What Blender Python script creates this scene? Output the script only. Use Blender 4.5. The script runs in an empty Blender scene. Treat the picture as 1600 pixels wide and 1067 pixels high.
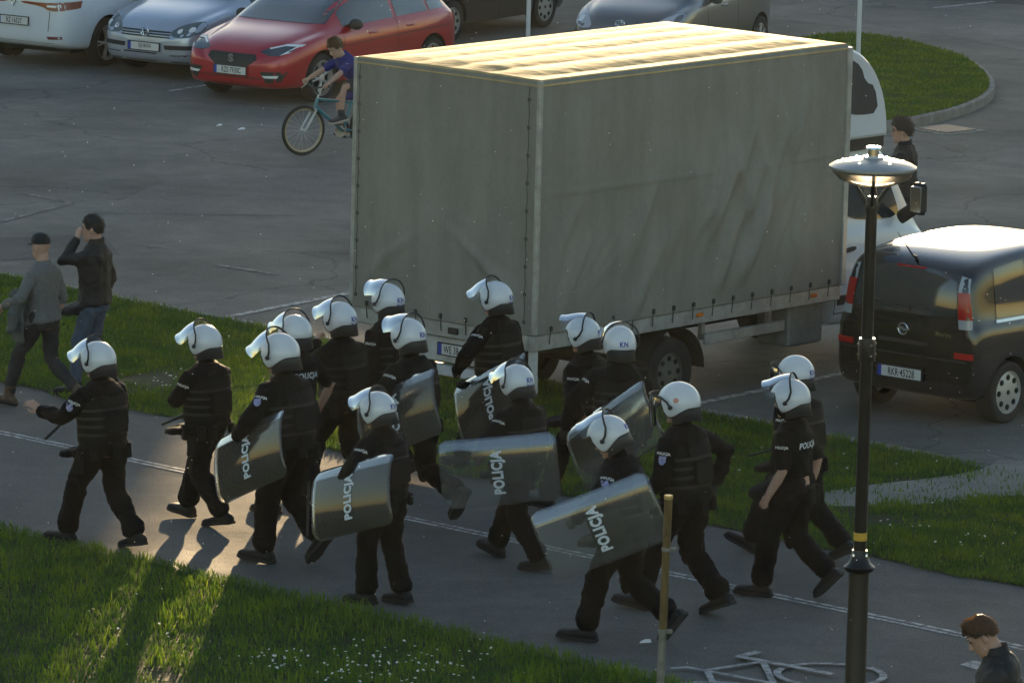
import bpy, bmesh, math, random
import numpy as np
from mathutils import Vector, Matrix, noise
from mathutils.bvhtree import BVHTree

sc = bpy.context.scene
col = sc.collection
R = math.radians
rnd = random.Random(7)

# ------------------------------------------------------------------ camera
CAM_H = 10.6
cd = bpy.data.cameras.new('camera')
cam = bpy.data.objects.new('camera', cd); col.objects.link(cam)
cd.sensor_width = 36.0; cd.lens = 213.75
cd.clip_start = 0.5; cd.clip_end = 3000
_p, _r = R(9.697), R(-1.401)
_fw = Vector((0, math.cos(_p), -math.sin(_p))); _rt = Vector((1, 0, 0)); _up = _rt.cross(_fw)
_rt2 = math.cos(_r)*_rt - math.sin(_r)*_up; _up2 = math.cos(_r)*_up + math.sin(_r)*_rt
cm = Matrix((_rt2, _up2, -_fw)).transposed().to_4x4(); cm.translation = (0, 0, CAM_H)
cam.matrix_world = cm
sc.camera = cam

# ------------------------------------------------------------------ sky and sun
SUN_EL, SUN_AZ = 6.5, 3.0           # degrees; azimuth to the right of straight ahead (+Y)
w = bpy.data.worlds.new('World'); sc.world = w; w.use_nodes = True
nt = w.node_tree; bg = nt.nodes['Background']
sky = nt.nodes.new('ShaderNodeTexSky'); sky.sky_type = 'NISHITA'; sky.sun_disc = False
sky.sun_elevation = R(SUN_EL); sky.sun_rotation = R(SUN_AZ)
sky.air_density = 1.0; sky.dust_density = 0.5; sky.ozone_density = 1.2
nt.links.new(sky.outputs[0], bg.inputs[0]); bg.inputs[1].default_value = 0.15
sl = bpy.data.lights.new('sun', 'SUN'); sl.energy = 5.0; sl.angle = R(0.6); sl.color = (1.0, 0.72, 0.40)
sun = bpy.data.objects.new('sun', sl); col.objects.link(sun)
_sd = Vector((math.sin(R(SUN_AZ))*math.cos(R(SUN_EL)), math.cos(R(SUN_AZ))*math.cos(R(SUN_EL)), math.sin(R(SUN_EL))))
sun.rotation_euler = _sd.to_track_quat('Z', 'Y').to_euler(); sun.location = (0, 80, 40)
vs = sc.view_settings
vs.view_transform = 'Standard'; vs.look = 'None'; vs.gamma = 1.0; vs.use_curve_mapping = False
vs.exposure = 1.08
HAZE = .000032
sc.cycles.max_bounces = 10; sc.cycles.transparent_max_bounces = 16
sc.cycles.volume_bounces = 0

# ------------------------------------------------------------------ materials
MATS = {}
def mat(name, c, rough=.6, metal=0., var=None, bump=None, coat=0., spec=.5, transl=0., stretch=None, world=False, attr=None, sheen=0.):
    """principled material; var=(scale, amount) colour noise, bump=(scale, strength)"""
    if name in MATS: return MATS[name]
    m = bpy.data.materials.new(name); m.use_nodes = True; MATS[name] = m
    n = m.node_tree.nodes; L = m.node_tree.links; b = n['Principled BSDF']
    b.inputs['Base Color'].default_value = (*c, 1); b.inputs['Roughness'].default_value = rough
    b.inputs['Metallic'].default_value = metal; b.inputs['Specular IOR Level'].default_value = spec
    b.inputs['Coat Weight'].default_value = coat; b.inputs['Coat Roughness'].default_value = .06
    b.inputs['Sheen Weight'].default_value = sheen
    tc = n.new('ShaderNodeTexCoord'); src = tc.outputs['Object']
    if world:
        g = n.new('ShaderNodeNewGeometry'); src = g.outputs['Position']
    if stretch:
        mp = n.new('ShaderNodeMapping'); mp.inputs['Scale'].default_value = stretch
        L.new(src, mp.inputs[0]); src = mp.outputs[0]
    cout = None
    if var:
        nz = n.new('ShaderNodeTexNoise'); nz.inputs['Scale'].default_value = var[0]; nz.inputs['Detail'].default_value = 6
        nz.inputs['Roughness'].default_value = .65
        L.new(src, nz.inputs['Vector'])
        mr = n.new('ShaderNodeMapRange'); mr.inputs[1].default_value = .3; mr.inputs[2].default_value = .7
        mr.inputs[3].default_value = 1-var[1]; mr.inputs[4].default_value = 1+var[1]
        L.new(nz.outputs[0], mr.inputs[0])
        mx = n.new('ShaderNodeVectorMath'); mx.operation = 'SCALE'; mx.inputs[0].default_value = c
        L.new(mr.outputs[0], mx.inputs['Scale']); cout = mx.outputs[0]
        rr = n.new('ShaderNodeMapRange'); rr.inputs[1].default_value = .3; rr.inputs[2].default_value = .7
        rr.inputs[3].default_value = max(.02, rough*(1-.5*var[1])); rr.inputs[4].default_value = min(1, rough*(1+.5*var[1]))
        L.new(nz.outputs[0], rr.inputs[0]); L.new(rr.outputs[0], b.inputs['Roughness'])
    if attr:
        at = n.new('ShaderNodeAttribute'); at.attribute_name = attr
        mm = n.new('ShaderNodeVectorMath'); mm.operation = 'MULTIPLY'
        if cout is None: mm.inputs[0].default_value = c
        else: L.new(cout, mm.inputs[0])
        L.new(at.outputs['Color'], mm.inputs[1]); cout = mm.outputs[0]
    if cout is not None: L.new(cout, b.inputs['Base Color'])
    if bump:
        nb = n.new('ShaderNodeTexNoise'); nb.inputs['Scale'].default_value = bump[0]; nb.inputs['Detail'].default_value = 5
        L.new(src, nb.inputs['Vector'])
        bp = n.new('ShaderNodeBump'); bp.inputs['Strength'].default_value = 1.0; bp.inputs['Distance'].default_value = bump[1]
        L.new(nb.outputs[0], bp.inputs['Height']); L.new(bp.outputs[0], b.inputs['Normal'])
    if transl:
        tr = n.new('ShaderNodeBsdfTranslucent'); tr.inputs[0].default_value = (*[min(1, x*1.6) for x in c], 1)
        if cout is not None:
            sc2 = n.new('ShaderNodeVectorMath'); sc2.operation = 'SCALE'; sc2.inputs['Scale'].default_value = 1.6
            L.new(cout, sc2.inputs[0]); L.new(sc2.outputs[0], tr.inputs[0])
        ms = n.new('ShaderNodeMixShader'); ms.inputs[0].default_value = transl
        L.new(b.outputs[0], ms.inputs[1]); L.new(tr.outputs[0], ms.inputs[2])
        L.new(ms.outputs[0], n['Material Output'].inputs[0])
    return m

def clear_mat(name, tint, haze=.06, hcol=(.7, .72, .7), rough=.05, ior=1.5, gboost=1.0, fwd=0.):
    """thin clear plastic or glass: tinted see-through, Fresnel gloss and a little scratched haze"""
    if name in MATS: return MATS[name]
    m = bpy.data.materials.new(name); m.use_nodes = True; MATS[name] = m
    n = m.node_tree.nodes; L = m.node_tree.links
    n.remove(n['Principled BSDF'])
    t = n.new('ShaderNodeBsdfTransparent'); t.inputs[0].default_value = (*tint, 1)
    d = n.new('ShaderNodeBsdfTranslucent'); d.inputs[0].default_value = (*hcol, 1)
    d2 = n.new('ShaderNodeBsdfDiffuse'); d2.inputs[0].default_value = (*hcol, 1)
    md = n.new('ShaderNodeMixShader'); md.inputs[0].default_value = .5
    L.new(d.outputs[0], md.inputs[1]); L.new(d2.outputs[0], md.inputs[2])
    m1 = n.new('ShaderNodeMixShader')
    tc = n.new('ShaderNodeTexCoord'); nz = n.new('ShaderNodeTexNoise'); nz.inputs['Scale'].default_value = 45; nz.inputs['Detail'].default_value = 6
    L.new(tc.outputs['Object'], nz.inputs['Vector'])
    mr = n.new('ShaderNodeMapRange'); mr.inputs[1].default_value = .35; mr.inputs[2].default_value = .7
    mr.inputs[3].default_value = haze*.8; mr.inputs[4].default_value = haze*1.25
    L.new(nz.outputs[0], mr.inputs[0]); L.new(mr.outputs[0], m1.inputs[0])
    L.new(t.outputs[0], m1.inputs[1]); L.new(md.outputs[0], m1.inputs[2])
    g = n.new('ShaderNodeBsdfGlossy'); g.inputs['Roughness'].default_value = rough
    fr = n.new('ShaderNodeFresnel'); fr.inputs[0].default_value = ior
    mu = n.new('ShaderNodeMath'); mu.operation = 'MULTIPLY'; mu.inputs[1].default_value = gboost; mu.use_clamp = True
    L.new(fr.outputs[0], mu.inputs[0])
    if fwd:      # fine scratches scatter light forwards
        rf = n.new('ShaderNodeBsdfRefraction'); rf.inputs['Color'].default_value = (1, 1, 1, 1); rf.inputs['Roughness'].default_value = .65; rf.inputs['IOR'].default_value = 1.35
        m3 = n.new('ShaderNodeMixShader'); m3.inputs[0].default_value = fwd; L.new(m1.outputs[0], m3.inputs[1]); L.new(rf.outputs[0], m3.inputs[2]); m1 = m3
    m2 = n.new('ShaderNodeMixShader'); L.new(mu.outputs[0], m2.inputs[0]); L.new(m1.outputs[0], m2.inputs[1]); L.new(g.outputs[0], m2.inputs[2])
    L.new(m2.outputs[0], n['Material Output'].inputs[0])
    return m

# ------------------------------------------------------------------ mesh helpers
class MB:
    """collects shapes into one mesh"""
    def __init__(s): s.v = []; s.f = []; s.xf = Matrix.Identity(4)
    def add(s, vs, fs):
        o = len(s.v); s.v += [tuple(s.xf @ Vector(v)) for v in vs]; s.f += [tuple(i+o for i in f) for f in fs]
    def box(s, c, d, rot=None, bev=0.):
        hx, hy, hz = d[0]/2, d[1]/2, d[2]/2
        if bev <= 0:
            vs = [Vector((x, y, z)) for x in (-hx, hx) for y in (-hy, hy) for z in (-hz, hz)]
            fs = [(0, 1, 3, 2), (4, 6, 7, 5), (0, 4, 5, 1), (2, 3, 7, 6), (0, 2, 6, 4), (1, 5, 7, 3)]
        else:
            b = min(bev, hx*.9, hy*.9, hz*.9); vs = []; fs = []
            lv = [(-hz, b), (-hz+b, 0), (hz-b, 0), (hz, b)]
            for z, i in lv:
                x, y = hx-i, hy-i
                for sx, sy in ((1, 1), (-1, 1), (-1, -1), (1, -1)):
                    a = Vector((sx*x, sy*y, z)); 
                    p1 = Vector((sx*(x-b), sy*y, z)); p2 = Vector((sx*x, sy*(y-b), z))
                    vs += [p2, p1] if sx*sy > 0 else [p1, p2]
            for k in range(3):
                for j in range(8):
                    a, b2 = k*8+j, k*8+(j+1) % 8; fs.append((a, b2, b2+8, a+8))
            fs.append(tuple(reversed(range(8)))); fs.append(tuple(range(24, 32)))
        m = rot if rot is not None else Matrix.Identity(3)
        s.add([m @ v + Vector(c) for v in vs], fs)
    def rings(s, rs, cap=True):
        n = len(rs[0]); vs = [p for r in rs for p in r]; fs = []
        for k in range(len(rs)-1):
            for j in range(n):
                a, b = k*n+j, k*n+(j+1) % n; fs.append((a, b, b+n, a+n))
        if cap:
            fs.append(tuple(reversed(range(n)))); fs.append(tuple(range((len(rs)-1)*n, len(rs)*n)))
        s.add(vs, fs)
    def tube(s, pts, rad, n=12, ref=None, round_=True, power=2.0):
        """rad: radius or (a, b) per point; a lies along ref"""
        pts = [Vector(p) for p in pts]
        rad = [(r, r) if not isinstance(r, (tuple, list)) else r for r in (rad if isinstance(rad, (list, tuple)) and len(rad) == len(pts) else [rad]*len(pts))]
        rs = []; m = len(pts)
        T = []
        for i in range(m):
            t = (pts[min(i+1, m-1)]-pts[max(i-1, 0)]); T.append(t.normalized() if t.length > 1e-9 else Vector((0, 0, 1)))
        rv = Vector(ref) if ref is not None else (Vector((1, 0, 0)) if abs(T[0].x) < .8 else Vector((0, 1, 0)))
        def ring(c, t, a, b):
            nonlocal rv
            u = (rv - t*rv.dot(t))
            u = u.normalized() if u.length > 1e-6 else t.orthogonal().normalized()
            if ref is None: rv = u
            v = t.cross(u); out = []
            for j in range(n):
                an = 2*math.pi*j/n; ca, sa = math.cos(an), math.sin(an)
                if power != 2.0:
                    ca = math.copysign(abs(ca)**(2/power), ca); sa = math.copysign(abs(sa)**(2/power), sa)
                out.append(c+u*(a*ca)+v*(b*sa))
            return out
        if round_:
            k = min(rad[0]); 
            for e in (.95, .6): rs.append(ring(pts[0]-T[0]*k*e*.9, T[0], rad[0][0]*math.sqrt(1-e*e), rad[0][1]*math.sqrt(1-e*e)))
        for i in range(m): rs.append(ring(pts[i], T[i], *rad[i]))
        if round_:
            k = min(rad[-1])
            for e in (.6, .95): rs.append(ring(pts[-1]+T[-1]*k*e*.9, T[-1], rad[-1][0]*math.sqrt(1-e*e), rad[-1][1]*math.sqrt(1-e*e)))
        s.rings(rs)
    def ell(s, c, r, n=14, m=9, rot=None):
        rt = rot if rot is not None else Matrix.Identity(3); rs = []
        for k in range(1, m):
            th = math.pi*k/m
            rs.append([Vector(c)+rt @ Vector((r[0]*math.sin(th)*math.cos(2*math.pi*j/n), r[1]*math.sin(th)*math.sin(2*math.pi*j/n), -r[2]*math.cos(th))) for j in range(n)])
        s.rings(rs)
    def lathe(s, prof, n=24, axis='z', c=(0, 0, 0), cap=True):
        rs = []
        for r, h in prof:
            ring = []
            for j in range(n):
                a = 2*math.pi*j/n; x, y = r*math.cos(a), r*math.sin(a)
                p = {'z': (x, y, h), 'y': (y, h, x), 'x': (h, x, y)}[axis]; ring.append(Vector(c)+Vector(p))
            rs.append(ring)
        s.rings(rs, cap)
    def mesh(s, name):
        me = bpy.data.meshes.new(name); me.from_pydata([tuple(v) for v in s.v], [], s.f); me.update(); return me

def place(o, parent=None):
    col.objects.link(o)
    if parent is not None: o.parent = parent
    return o
def obj(name, me, m, parent=None, smooth=True, angle=40):
    if isinstance(me, MB): me = me.mesh(name)
    ms = m if isinstance(m, (list, tuple)) else [m]
    if not me.materials:
        for x in ms: me.materials.append(x)
    bm = bmesh.new(); bm.from_mesh(me); bmesh.ops.recalc_face_normals(bm, faces=bm.faces); 
    if smooth:
        ca = math.radians(angle)
        for e in bm.edges: e.smooth = (len(e.link_faces) == 2 and e.calc_face_angle(0) < ca)
    for f in bm.faces: f.smooth = smooth
    bm.to_mesh(me); bm.free()
    o = bpy.data.objects.new(name, me); return place(o, parent)
def raw(name, me, m, parent=None):
    me.materials.clear(); me.materials.append(m)
    return place(bpy.data.objects.new(name, me), parent)
def tag(o, label, cat, group=None):
    o['label'] = label; o['category'] = cat
    if group: o['group'] = group
    return o
def thing(name, label, cat, loc=(0, 0, 0), rz=0., group=None):
    o = bpy.data.objects.new(name, None); col.objects.link(o); o.empty_display_size = .1
    o.location = loc; o.rotation_euler = (0, 0, rz)
    return tag(o, label, cat, group)
def struct(o): o['kind'] = 'structure'; return o
def stuff(o): o['kind'] = 'stuff'; return o

def evaluate(me, mods, name='m'):
    """apply modifiers to a mesh and return the result"""
    o = bpy.data.objects.new('tmp_shape', me); col.objects.link(o)
    for typ, kw in mods:
        md = o.modifiers.new(typ, typ)
        for k, v in kw.items(): setattr(md, k, v)
    bpy.context.view_layer.update()
    dg = bpy.context.evaluated_depsgraph_get()
    out = bpy.data.meshes.new_from_object(o.evaluated_get(dg)); out.name = name
    bpy.data.objects.remove(o); bpy.data.meshes.remove(me)
    return out
_tex = {}
def clouds(scale):
    if scale not in _tex:
        t = bpy.data.textures.new('cl', 'CLOUDS'); t.noise_scale = scale; t.noise_depth = 2; _tex[scale] = t
    return _tex[scale]
def skin(mb, name, voxel=.012, smooth=3, folds=None, ratio=None):
    """join the shapes of a body or garment into one continuous surface"""
    me = mb.mesh(name)
    mods = [('REMESH', dict(mode='VOXEL', voxel_size=voxel, use_smooth_shade=True))]
    if folds: mods.append(('DISPLACE', dict(texture=clouds(folds[0]), strength=folds[1], mid_level=.5, texture_coords='LOCAL')))
    mods.append(('SMOOTH', dict(factor=.5, iterations=smooth)))
    if ratio: mods.append(('DECIMATE', dict(ratio=ratio)))
    out = evaluate(me, mods, name)
    for p in out.polygons: p.use_smooth = True
    return out

_txt = {}
def text2d(body, bold=.02, sx=1.0):
    """flat letters: verts (x, y) centred on 0 with cap height 1, faces"""
    k = (body, bold, sx)
    if k in _txt: return _txt[k]
    c = bpy.data.curves.new('t', 'FONT'); c.body = body; c.size = 1.0; c.offset = bold; c.resolution_u = 3; c.space_character = 1.06+bold
    o = bpy.data.objects.new('t', c); col.objects.link(o); bpy.context.view_layer.update()
    me = bpy.data.meshes.new_from_object(o.evaluated_get(bpy.context.evaluated_depsgraph_get()))
    v = np.array([tuple(x.co)[:2] for x in me.vertices]); f = [tuple(p.vertices) for p in me.polygons]
    bpy.data.objects.remove(o); bpy.data.meshes.remove(me)
    h = v[:, 1].max()-v[:, 1].min(); v = (v-(v.max(0)+v.min(0))/2)/h; v[:, 0] *= sx
    _txt[k] = (v, f); return _txt[k]
def text_obj(name, body, size, fn, m, parent, bold=.02, sx=1.0):
    """letters mapped through fn(x, y) -> 3D"""
    v, f = text2d(body, bold, sx)
    me = bpy.data.meshes.new(name); me.from_pydata([tuple(fn(x*size, y*size)) for x, y in v], [], f); me.update()
    return raw(name, me, m, parent)
def tris(me):
    me.calc_loop_triangles()
    return [tuple(v.co) for v in me.vertices], [tuple(t.vertices) for t in me.loop_triangles]
def bvh(me): 
    v, f = tris(me); return BVHTree.FromPolygons(v, f)

# ground frame: AV points away from the path across the parking bays, BV runs along the kerb to the right
AV = Vector((.654, .757, 0)); BV = Vector((.757, -.654, 0))
def K(s, t, z=0.): return Vector((s*BV.x+t*AV.x, s*BV.y+t*AV.y, z))
# ------------------------------------------------------------------ ground materials
def asphalt(name, c, rough=.62, speck=.35, bumpd=.006, crack=0., big=.25, spec=.12):
    m = bpy.data.materials.new(name); m.use_nodes = True; n = m.node_tree.nodes; L = m.node_tree.links; b = n['Principled BSDF']
    g = n.new('ShaderNodeNewGeometry'); P = g.outputs['Position']
    def nz(s, d=4, ro=.6):
        x = n.new('ShaderNodeTexNoise'); x.inputs['Scale'].default_value = s; x.inputs['Detail'].default_value = d; x.inputs['Roughness'].default_value = ro
        L.new(P, x.inputs['Vector']); return x.outputs[0]
    def mrange(i, a, b_, lo, hi):
        x = n.new('ShaderNodeMapRange'); x.inputs[1].default_value = a; x.inputs[2].default_value = b_; x.inputs[3].default_value = lo; x.inputs[4].default_value = hi
        L.new(i, x.inputs[0]); return x.outputs[0]
    def mul(a, b_):
        x = n.new('ShaderNodeMath'); x.operation = 'MULTIPLY'; L.new(a, x.inputs[0]); L.new(b_, x.inputs[1]); return x.outputs[0]
    fac = mul(mrange(nz(.35, 6, .62), .3, .7, 1-big, 1+big), mrange(nz(2.3, 6, .7), .3, .7, .86, 1.14))
    fac = mul(fac, mrange(nz(90, 3, .7), .3, .72, 1-speck, 1+speck))
    v = n.new('ShaderNodeTexVoronoi'); v.inputs['Scale'].default_value = 75; L.new(P, v.inputs['Vector'])
    fac = mul(fac, mrange(v.outputs['Distance'], 0, .6, 1.2, .75))
    if crack:
        dv = n.new('ShaderNodeVectorMath'); dv.operation = 'ADD'; nn = n.new('ShaderNodeTexNoise'); nn.inputs['Scale'].default_value = 1.1; nn.inputs['Detail'].default_value = 5
        L.new(P, nn.inputs['Vector']); L.new(P, dv.inputs[0]); L.new(nn.outputs['Color'], dv.inputs[1])
        vc = n.new('ShaderNodeTexVoronoi'); vc.feature = 'DISTANCE_TO_EDGE'; vc.inputs['Scale'].default_value = .23; L.new(dv.outputs[0], vc.inputs['Vector'])
        cr = mrange(vc.outputs['Distance'], .002, .007, 1-crack, 1.0); fac = mul(fac, cr)
    s = n.new('ShaderNodeVectorMath'); s.operation = 'SCALE'; s.inputs[0].default_value = c; L.new(fac, s.inputs['Scale']); L.new(s.outputs[0], b.inputs['Base Color'])
    L.new(mrange(nz(.5, 5), .3, .7, rough+.05, rough+.3), b.inputs['Roughness']); b.inputs['Specular IOR Level'].default_value = spec
    bp = n.new('ShaderNodeBump'); bp.inputs['Distance'].default_value = bumpd; L.new(v.outputs['Distance'], bp.inputs['Height'])
    bp2 = n.new('ShaderNodeBump'); bp2.inputs['Distance'].default_value = .02; L.new(nz(1.4, 3), bp2.inputs['Height']); L.new(bp.outputs[0], bp2.inputs['Normal'])
    L.new(bp2.outputs[0], b.inputs['Normal'])
    return m
def paint(name, wear=.5, c=(.62, .62, .6), under=(.07, .07, .07), sc_=9):
    m = bpy.data.materials.new(name); m.use_nodes = True; n = m.node_tree.nodes; L = m.node_tree.links; b = n['Principled BSDF']
    g = n.new('ShaderNodeNewGeometry'); x = n.new('ShaderNodeTexNoise'); x.inputs['Scale'].default_value = sc_; x.inputs['Detail'].default_value = 7; x.inputs['Roughness'].default_value = .75
    L.new(g.outputs['Position'], x.inputs['Vector'])
    r = n.new('ShaderNodeMapRange'); r.inputs[1].default_value = wear-.09; r.inputs[2].default_value = wear+.09; L.new(x.outputs[0], r.inputs[0])
    mx = n.new('ShaderNodeMix'); mx.data_type = 'RGBA'; mx.inputs[6].default_value = (*under, 1); mx.inputs[7].default_value = (*c, 1)
    L.new(r.outputs[0], mx.inputs[0]); L.new(mx.outputs[2], b.inputs['Base Color']); b.inputs['Roughness'].default_value = .7
    return m
M_LOT = asphalt('asphalt_lot', (.205, .198, .174), .6, .4, .006, .28, .34)
M_PATH = asphalt('asphalt_path', (.168, .161, .148), .66, .3, .004, 0, .14)
M_PATCH = asphalt('asphalt_patch', (.225, .215, .195), .62, .45, .008, 0, .2)
M_PALE = asphalt('asphalt_pale', (.24, .23, .21), .6, .35, .006, .3, .2)
M_SAND = asphalt('sandy_soil', (.31, .29, .25), .9, .35, .01, 0, .35)
M_SOIL = mat('turf_soil', (.030, .040, .012), .95, var=(3, .5), bump=(9, .03), world=True, spec=.2)
M_KERB = mat('kerb_concrete', (.22, .21, .19), .85, var=(7, .3), bump=(30, .004), world=True)
M_LINE = paint('worn_white_line', .47, (.5, .5, .48), (.07, .07, .068))
M_LINE2 = paint('faded_white_line', .56, (.34, .34, .33), (.075, .074, .07), 5)
M_PLINE = paint('path_line_paint', .50, (.6, .6, .58), (.12, .118, .115), 14)
M_BIKE = paint('path_symbol_paint', .5, (.38, .38, .38), (.13, .13, .13), 12)

def poly(name, pts, z, m, parent=None):
    bm = bmesh.new(); f = bm.faces.new([bm.verts.new((p[0], p[1], z)) for p in pts])
    if f.normal.z < 0: f.normal_flip()
    bm.normal_update()
    if bm.faces[:] and bm.faces[:][0].normal.z < 0: bmesh.ops.reverse_faces(bm, faces=bm.faces)
    bmesh.ops.triangulate(bm, faces=bm.faces)
    me = bpy.data.meshes.new(name); bm.to_mesh(me); bm.free()
    return raw(name, me, m, parent)
def strip(name, a, b, wd, z, m, parent=None):
    a = Vector((a[0], a[1], 0)); b = Vector((b[0], b[1], 0)); d = (b-a).normalized(); n = Vector((-d.y, d.x, 0))*wd/2
    return poly(name, [a-n, b-n, b+n, a+n], z, m, parent)

def t_up(s): return 41.2-.026*(s+42.2)
def t_low(s): return 36.25-.05*(s+37.2)
def t_kerb(s): return 45.55-.05*(s+42) if s > -42 else 45.55-.075*(s+42)
def wob(s, k, a=.15): return a*(noise.noise((s*1.3, k, 0))+.6*noise.noise((s*4.1, k+9, 0)))

gr = struct(poly('ground', [(-300, -60), (300, -60), (300, 520), (-300, 520)], -.05, M_SOIL))
lot = struct(poly('parking_lot', [K(-95, 40), K(35, 38), K(35, 190), K(-95, 190)], 0, M_LOT))
pth = struct(poly('path', [K(-95, 33), K(35, 33), K(35, 41.9), K(-95, 44)], .006, M_PATH))
# verge between path and parking lot, near lawn: soil sheets with ragged edges
def verge(name, lo, hi, z, s0=-90, s1=30, n=480, rows=8):
    vs = []; fs = []
    for i in range(n+1):
        s = s0+(s1-s0)*i/n; a, b = lo(s), hi(s)
        for k in range(rows+1):
            u = k/rows; t = a+(b-a)*u; q = K(s, t)
            vs.append((q.x, q.y, z))
    for i in range(n):
        for k in range(rows):
            a = i*(rows+1)+k; fs.append((a, a+rows+1, a+rows+2, a+1))
    me = bpy.data.meshes.new(name); me.from_pydata(vs, [], fs); me.update()
    for p in me.polygons: p.use_smooth = True
    return struct(raw(name, me, M_SOIL))
verge('grass_verge', lambda s: t_up(s)+wob(s, 1), lambda s: t_kerb(s)-.14, .016)
verge('lawn', lambda s: 20, lambda s: t_low(s)+wob(s, 2, .12), .016)
# worn sandy trail across the verge
TR = [(-33.25, 45.55), (-32.95, 45.0), (-32.95, 44.3), (-33.2, 43.5), (-33.3, 42.8), (-33.1, 42.2), (-32.7, 42.5), (-32.3, 43.0), (-32.15, 43.8), (-31.7, 44.5), (-31.2, 45.0), (-30.6, 45.55)]
def chaikin(p, it=2, closed=True):
    p = [Vector((*q[:2], 0)) for q in p]
    for _ in range(it):
        o = []; n = len(p)
        for i in range(n if closed else n-1):
            a, b = p[i], p[(i+1) % n]; o += [a*.75+b*.25, a*.25+b*.75]
        p = o
    return [(q.x, q.y) for q in p]
struct(poly('sandy_trail', [K(*q) for q in chaikin(TR)], .022, M_SAND))
def in_poly(pt, pg):
    x, y = pt; c = False; j = len(pg)-1
    for i in range(len(pg)):
        if (pg[i][1] > y) != (pg[j][1] > y) and x < (pg[j][0]-pg[i][0])*(y-pg[i][1])/(pg[j][1]-pg[i][1])+pg[i][0]: c = not c
        j = i
    return c
# flush kerb stones along the lot edge
kr = thing('kerb', 'low concrete edging stones between the grass verge and the parking lot', 'kerb', (0, 0, 0))
kb = MB(); kb.box((0, 0, 0), (.985, .11, .12), bev=.012); kme = kb.mesh('kerb_stone'); kme.materials.append(M_KERB)
s = -52.
while s < -24:
    if not (-33.3 < s < -30.4):
        o = bpy.data.objects.new('kerb_stone', kme); place(o, kr); q = K(s, t_kerb(s)-.06, -.02+rnd.uniform(-.006, .008)); o.location = q
        d = K(s+1, t_kerb(s+1))-K(s, t_kerb(s)); o.rotation_euler = (rnd.uniform(-.02, .02), 0, math.atan2(d.y, d.x)+rnd.uniform(-.012, .012))
    s += 1.0
# roundabout-like grass island at the far right
ISL = [(5.01, 88.9), (5.76, 88.0), (6.34, 86.5), (6.56, 84.5), (6.47, 82.6), (5.95, 80.9), (5.2, 79.6), (4.7, 79.0), (4.1, 79.2), (3.6, 80.6), (3.4, 83), (3.6, 86), (4.2, 88.6)]
ISLs = chaikin(ISL, 2)
isl = thing('grass_island', 'rounded grass island with a raised kerb beyond the truck cab', 'traffic island', (5, 84, 0))
cx, cy = 5., 84.
bm = bmesh.new(); f = bm.faces.new([bm.verts.new((x-cx, y-cy, .13)) for x, y in ISLs]); bmesh.ops.triangulate(bm, faces=[f])
bmesh.ops.subdivide_edges(bm, edges=bm.edges, cuts=2, use_grid_fill=True)
me = bpy.data.meshes.new('turf'); bm.to_mesh(me); bm.free(); o = raw('turf', me, M_SOIL, isl)
N = len(ISLs); acc = 0.
for i in range(N):
    a = Vector((*ISLs[i], 0)); b = Vector((*ISLs[(i+1) % N], 0)); d = b-a
    mb = MB(); mb.box((0, 0, 0), (d.length+.02, .14, .2), bev=.012)
    o = obj('kerb_stone', mb, M_KERB, isl); o.location = (a+b)/2-Vector((cx, cy, -.03)); o.rotation_euler = (0, 0, math.atan2(d.y, d.x))
# repairs, drain, painted lines
struct(poly('asphalt_repair', [(-4.9, 70.2), (-2.3, 70.4), (-1.3, 73.4), (-2.6, 74.4), (-4.2, 73.2)], .004, M_PATCH))
struct(poly('asphalt_repair', [(6.0, 75.6), (9.5, 76), (9.6, 78.2), (6.3, 77.8)], .004, M_PATCH))
struct(poly('asphalt_repair', [(-6.3, 66.2), (-4.4, 67.1), (-4.7, 68.6), (-6.6, 67.8)], .004, asphalt('asphalt_dark_patch', (.15, .148, .138), .6, .4, .006)))
struct(poly('side_lane', [(3.0, 92), (6.6, 89.8), (7.6, 87.8), (14, 90), (14, 94), (5, 94.5)], .004, M_PALE))
dr = thing('drain_cover', 'square metal drain cover set in the asphalt below the grass island', 'drain cover', (5.65, 79.33, 0), .75)
mb = MB(); mb.box((0, 0, .004), (.74, .74, .02)); obj('frame', mb, M_KERB, dr)
mb = MB()
for i in range(9): mb.box((-.26+.065*i, 0, .02), (.035, .56, .016))
obj('grate', mb, mat('cast_iron', (.16, .15, .14), .45, .7, bump=(40, .002)), dr)
for a, b, wd, m in [((-3.05, 63.03), (-1.6, 65.09), .1, M_LINE), ((1.75, 58.55), (4.3, 61.8), .1, M_LINE), ((-3.28, 66.55), (-2.6, 66.0), .08, M_LINE2),
                    ((-5.9, 71.65), (-5.21, 70.94), .06, M_LINE2), ((-5.21, 70.94), (-6.3, 68.5), .06, M_LINE2), ((-4.7, 81.35), (-4.15, 82.2), .09, M_LINE),
                    ((-6.6, 83.2), (-5.6, 84.7), .09, M_LINE2), ((6.4, 93.5), (7.4, 94.6), .1, M_LINE), ((7.9, 56.9), (9.5, 59.2), .1, M_LINE)]:
    struct(strip('bay_line', a, b, wd, .008, m))
for dt in (-.045, .045): struct(strip('path_line', K(-80, 40.69+dt), K(20, 37.41+dt), .05, .011, M_PLINE))
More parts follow.
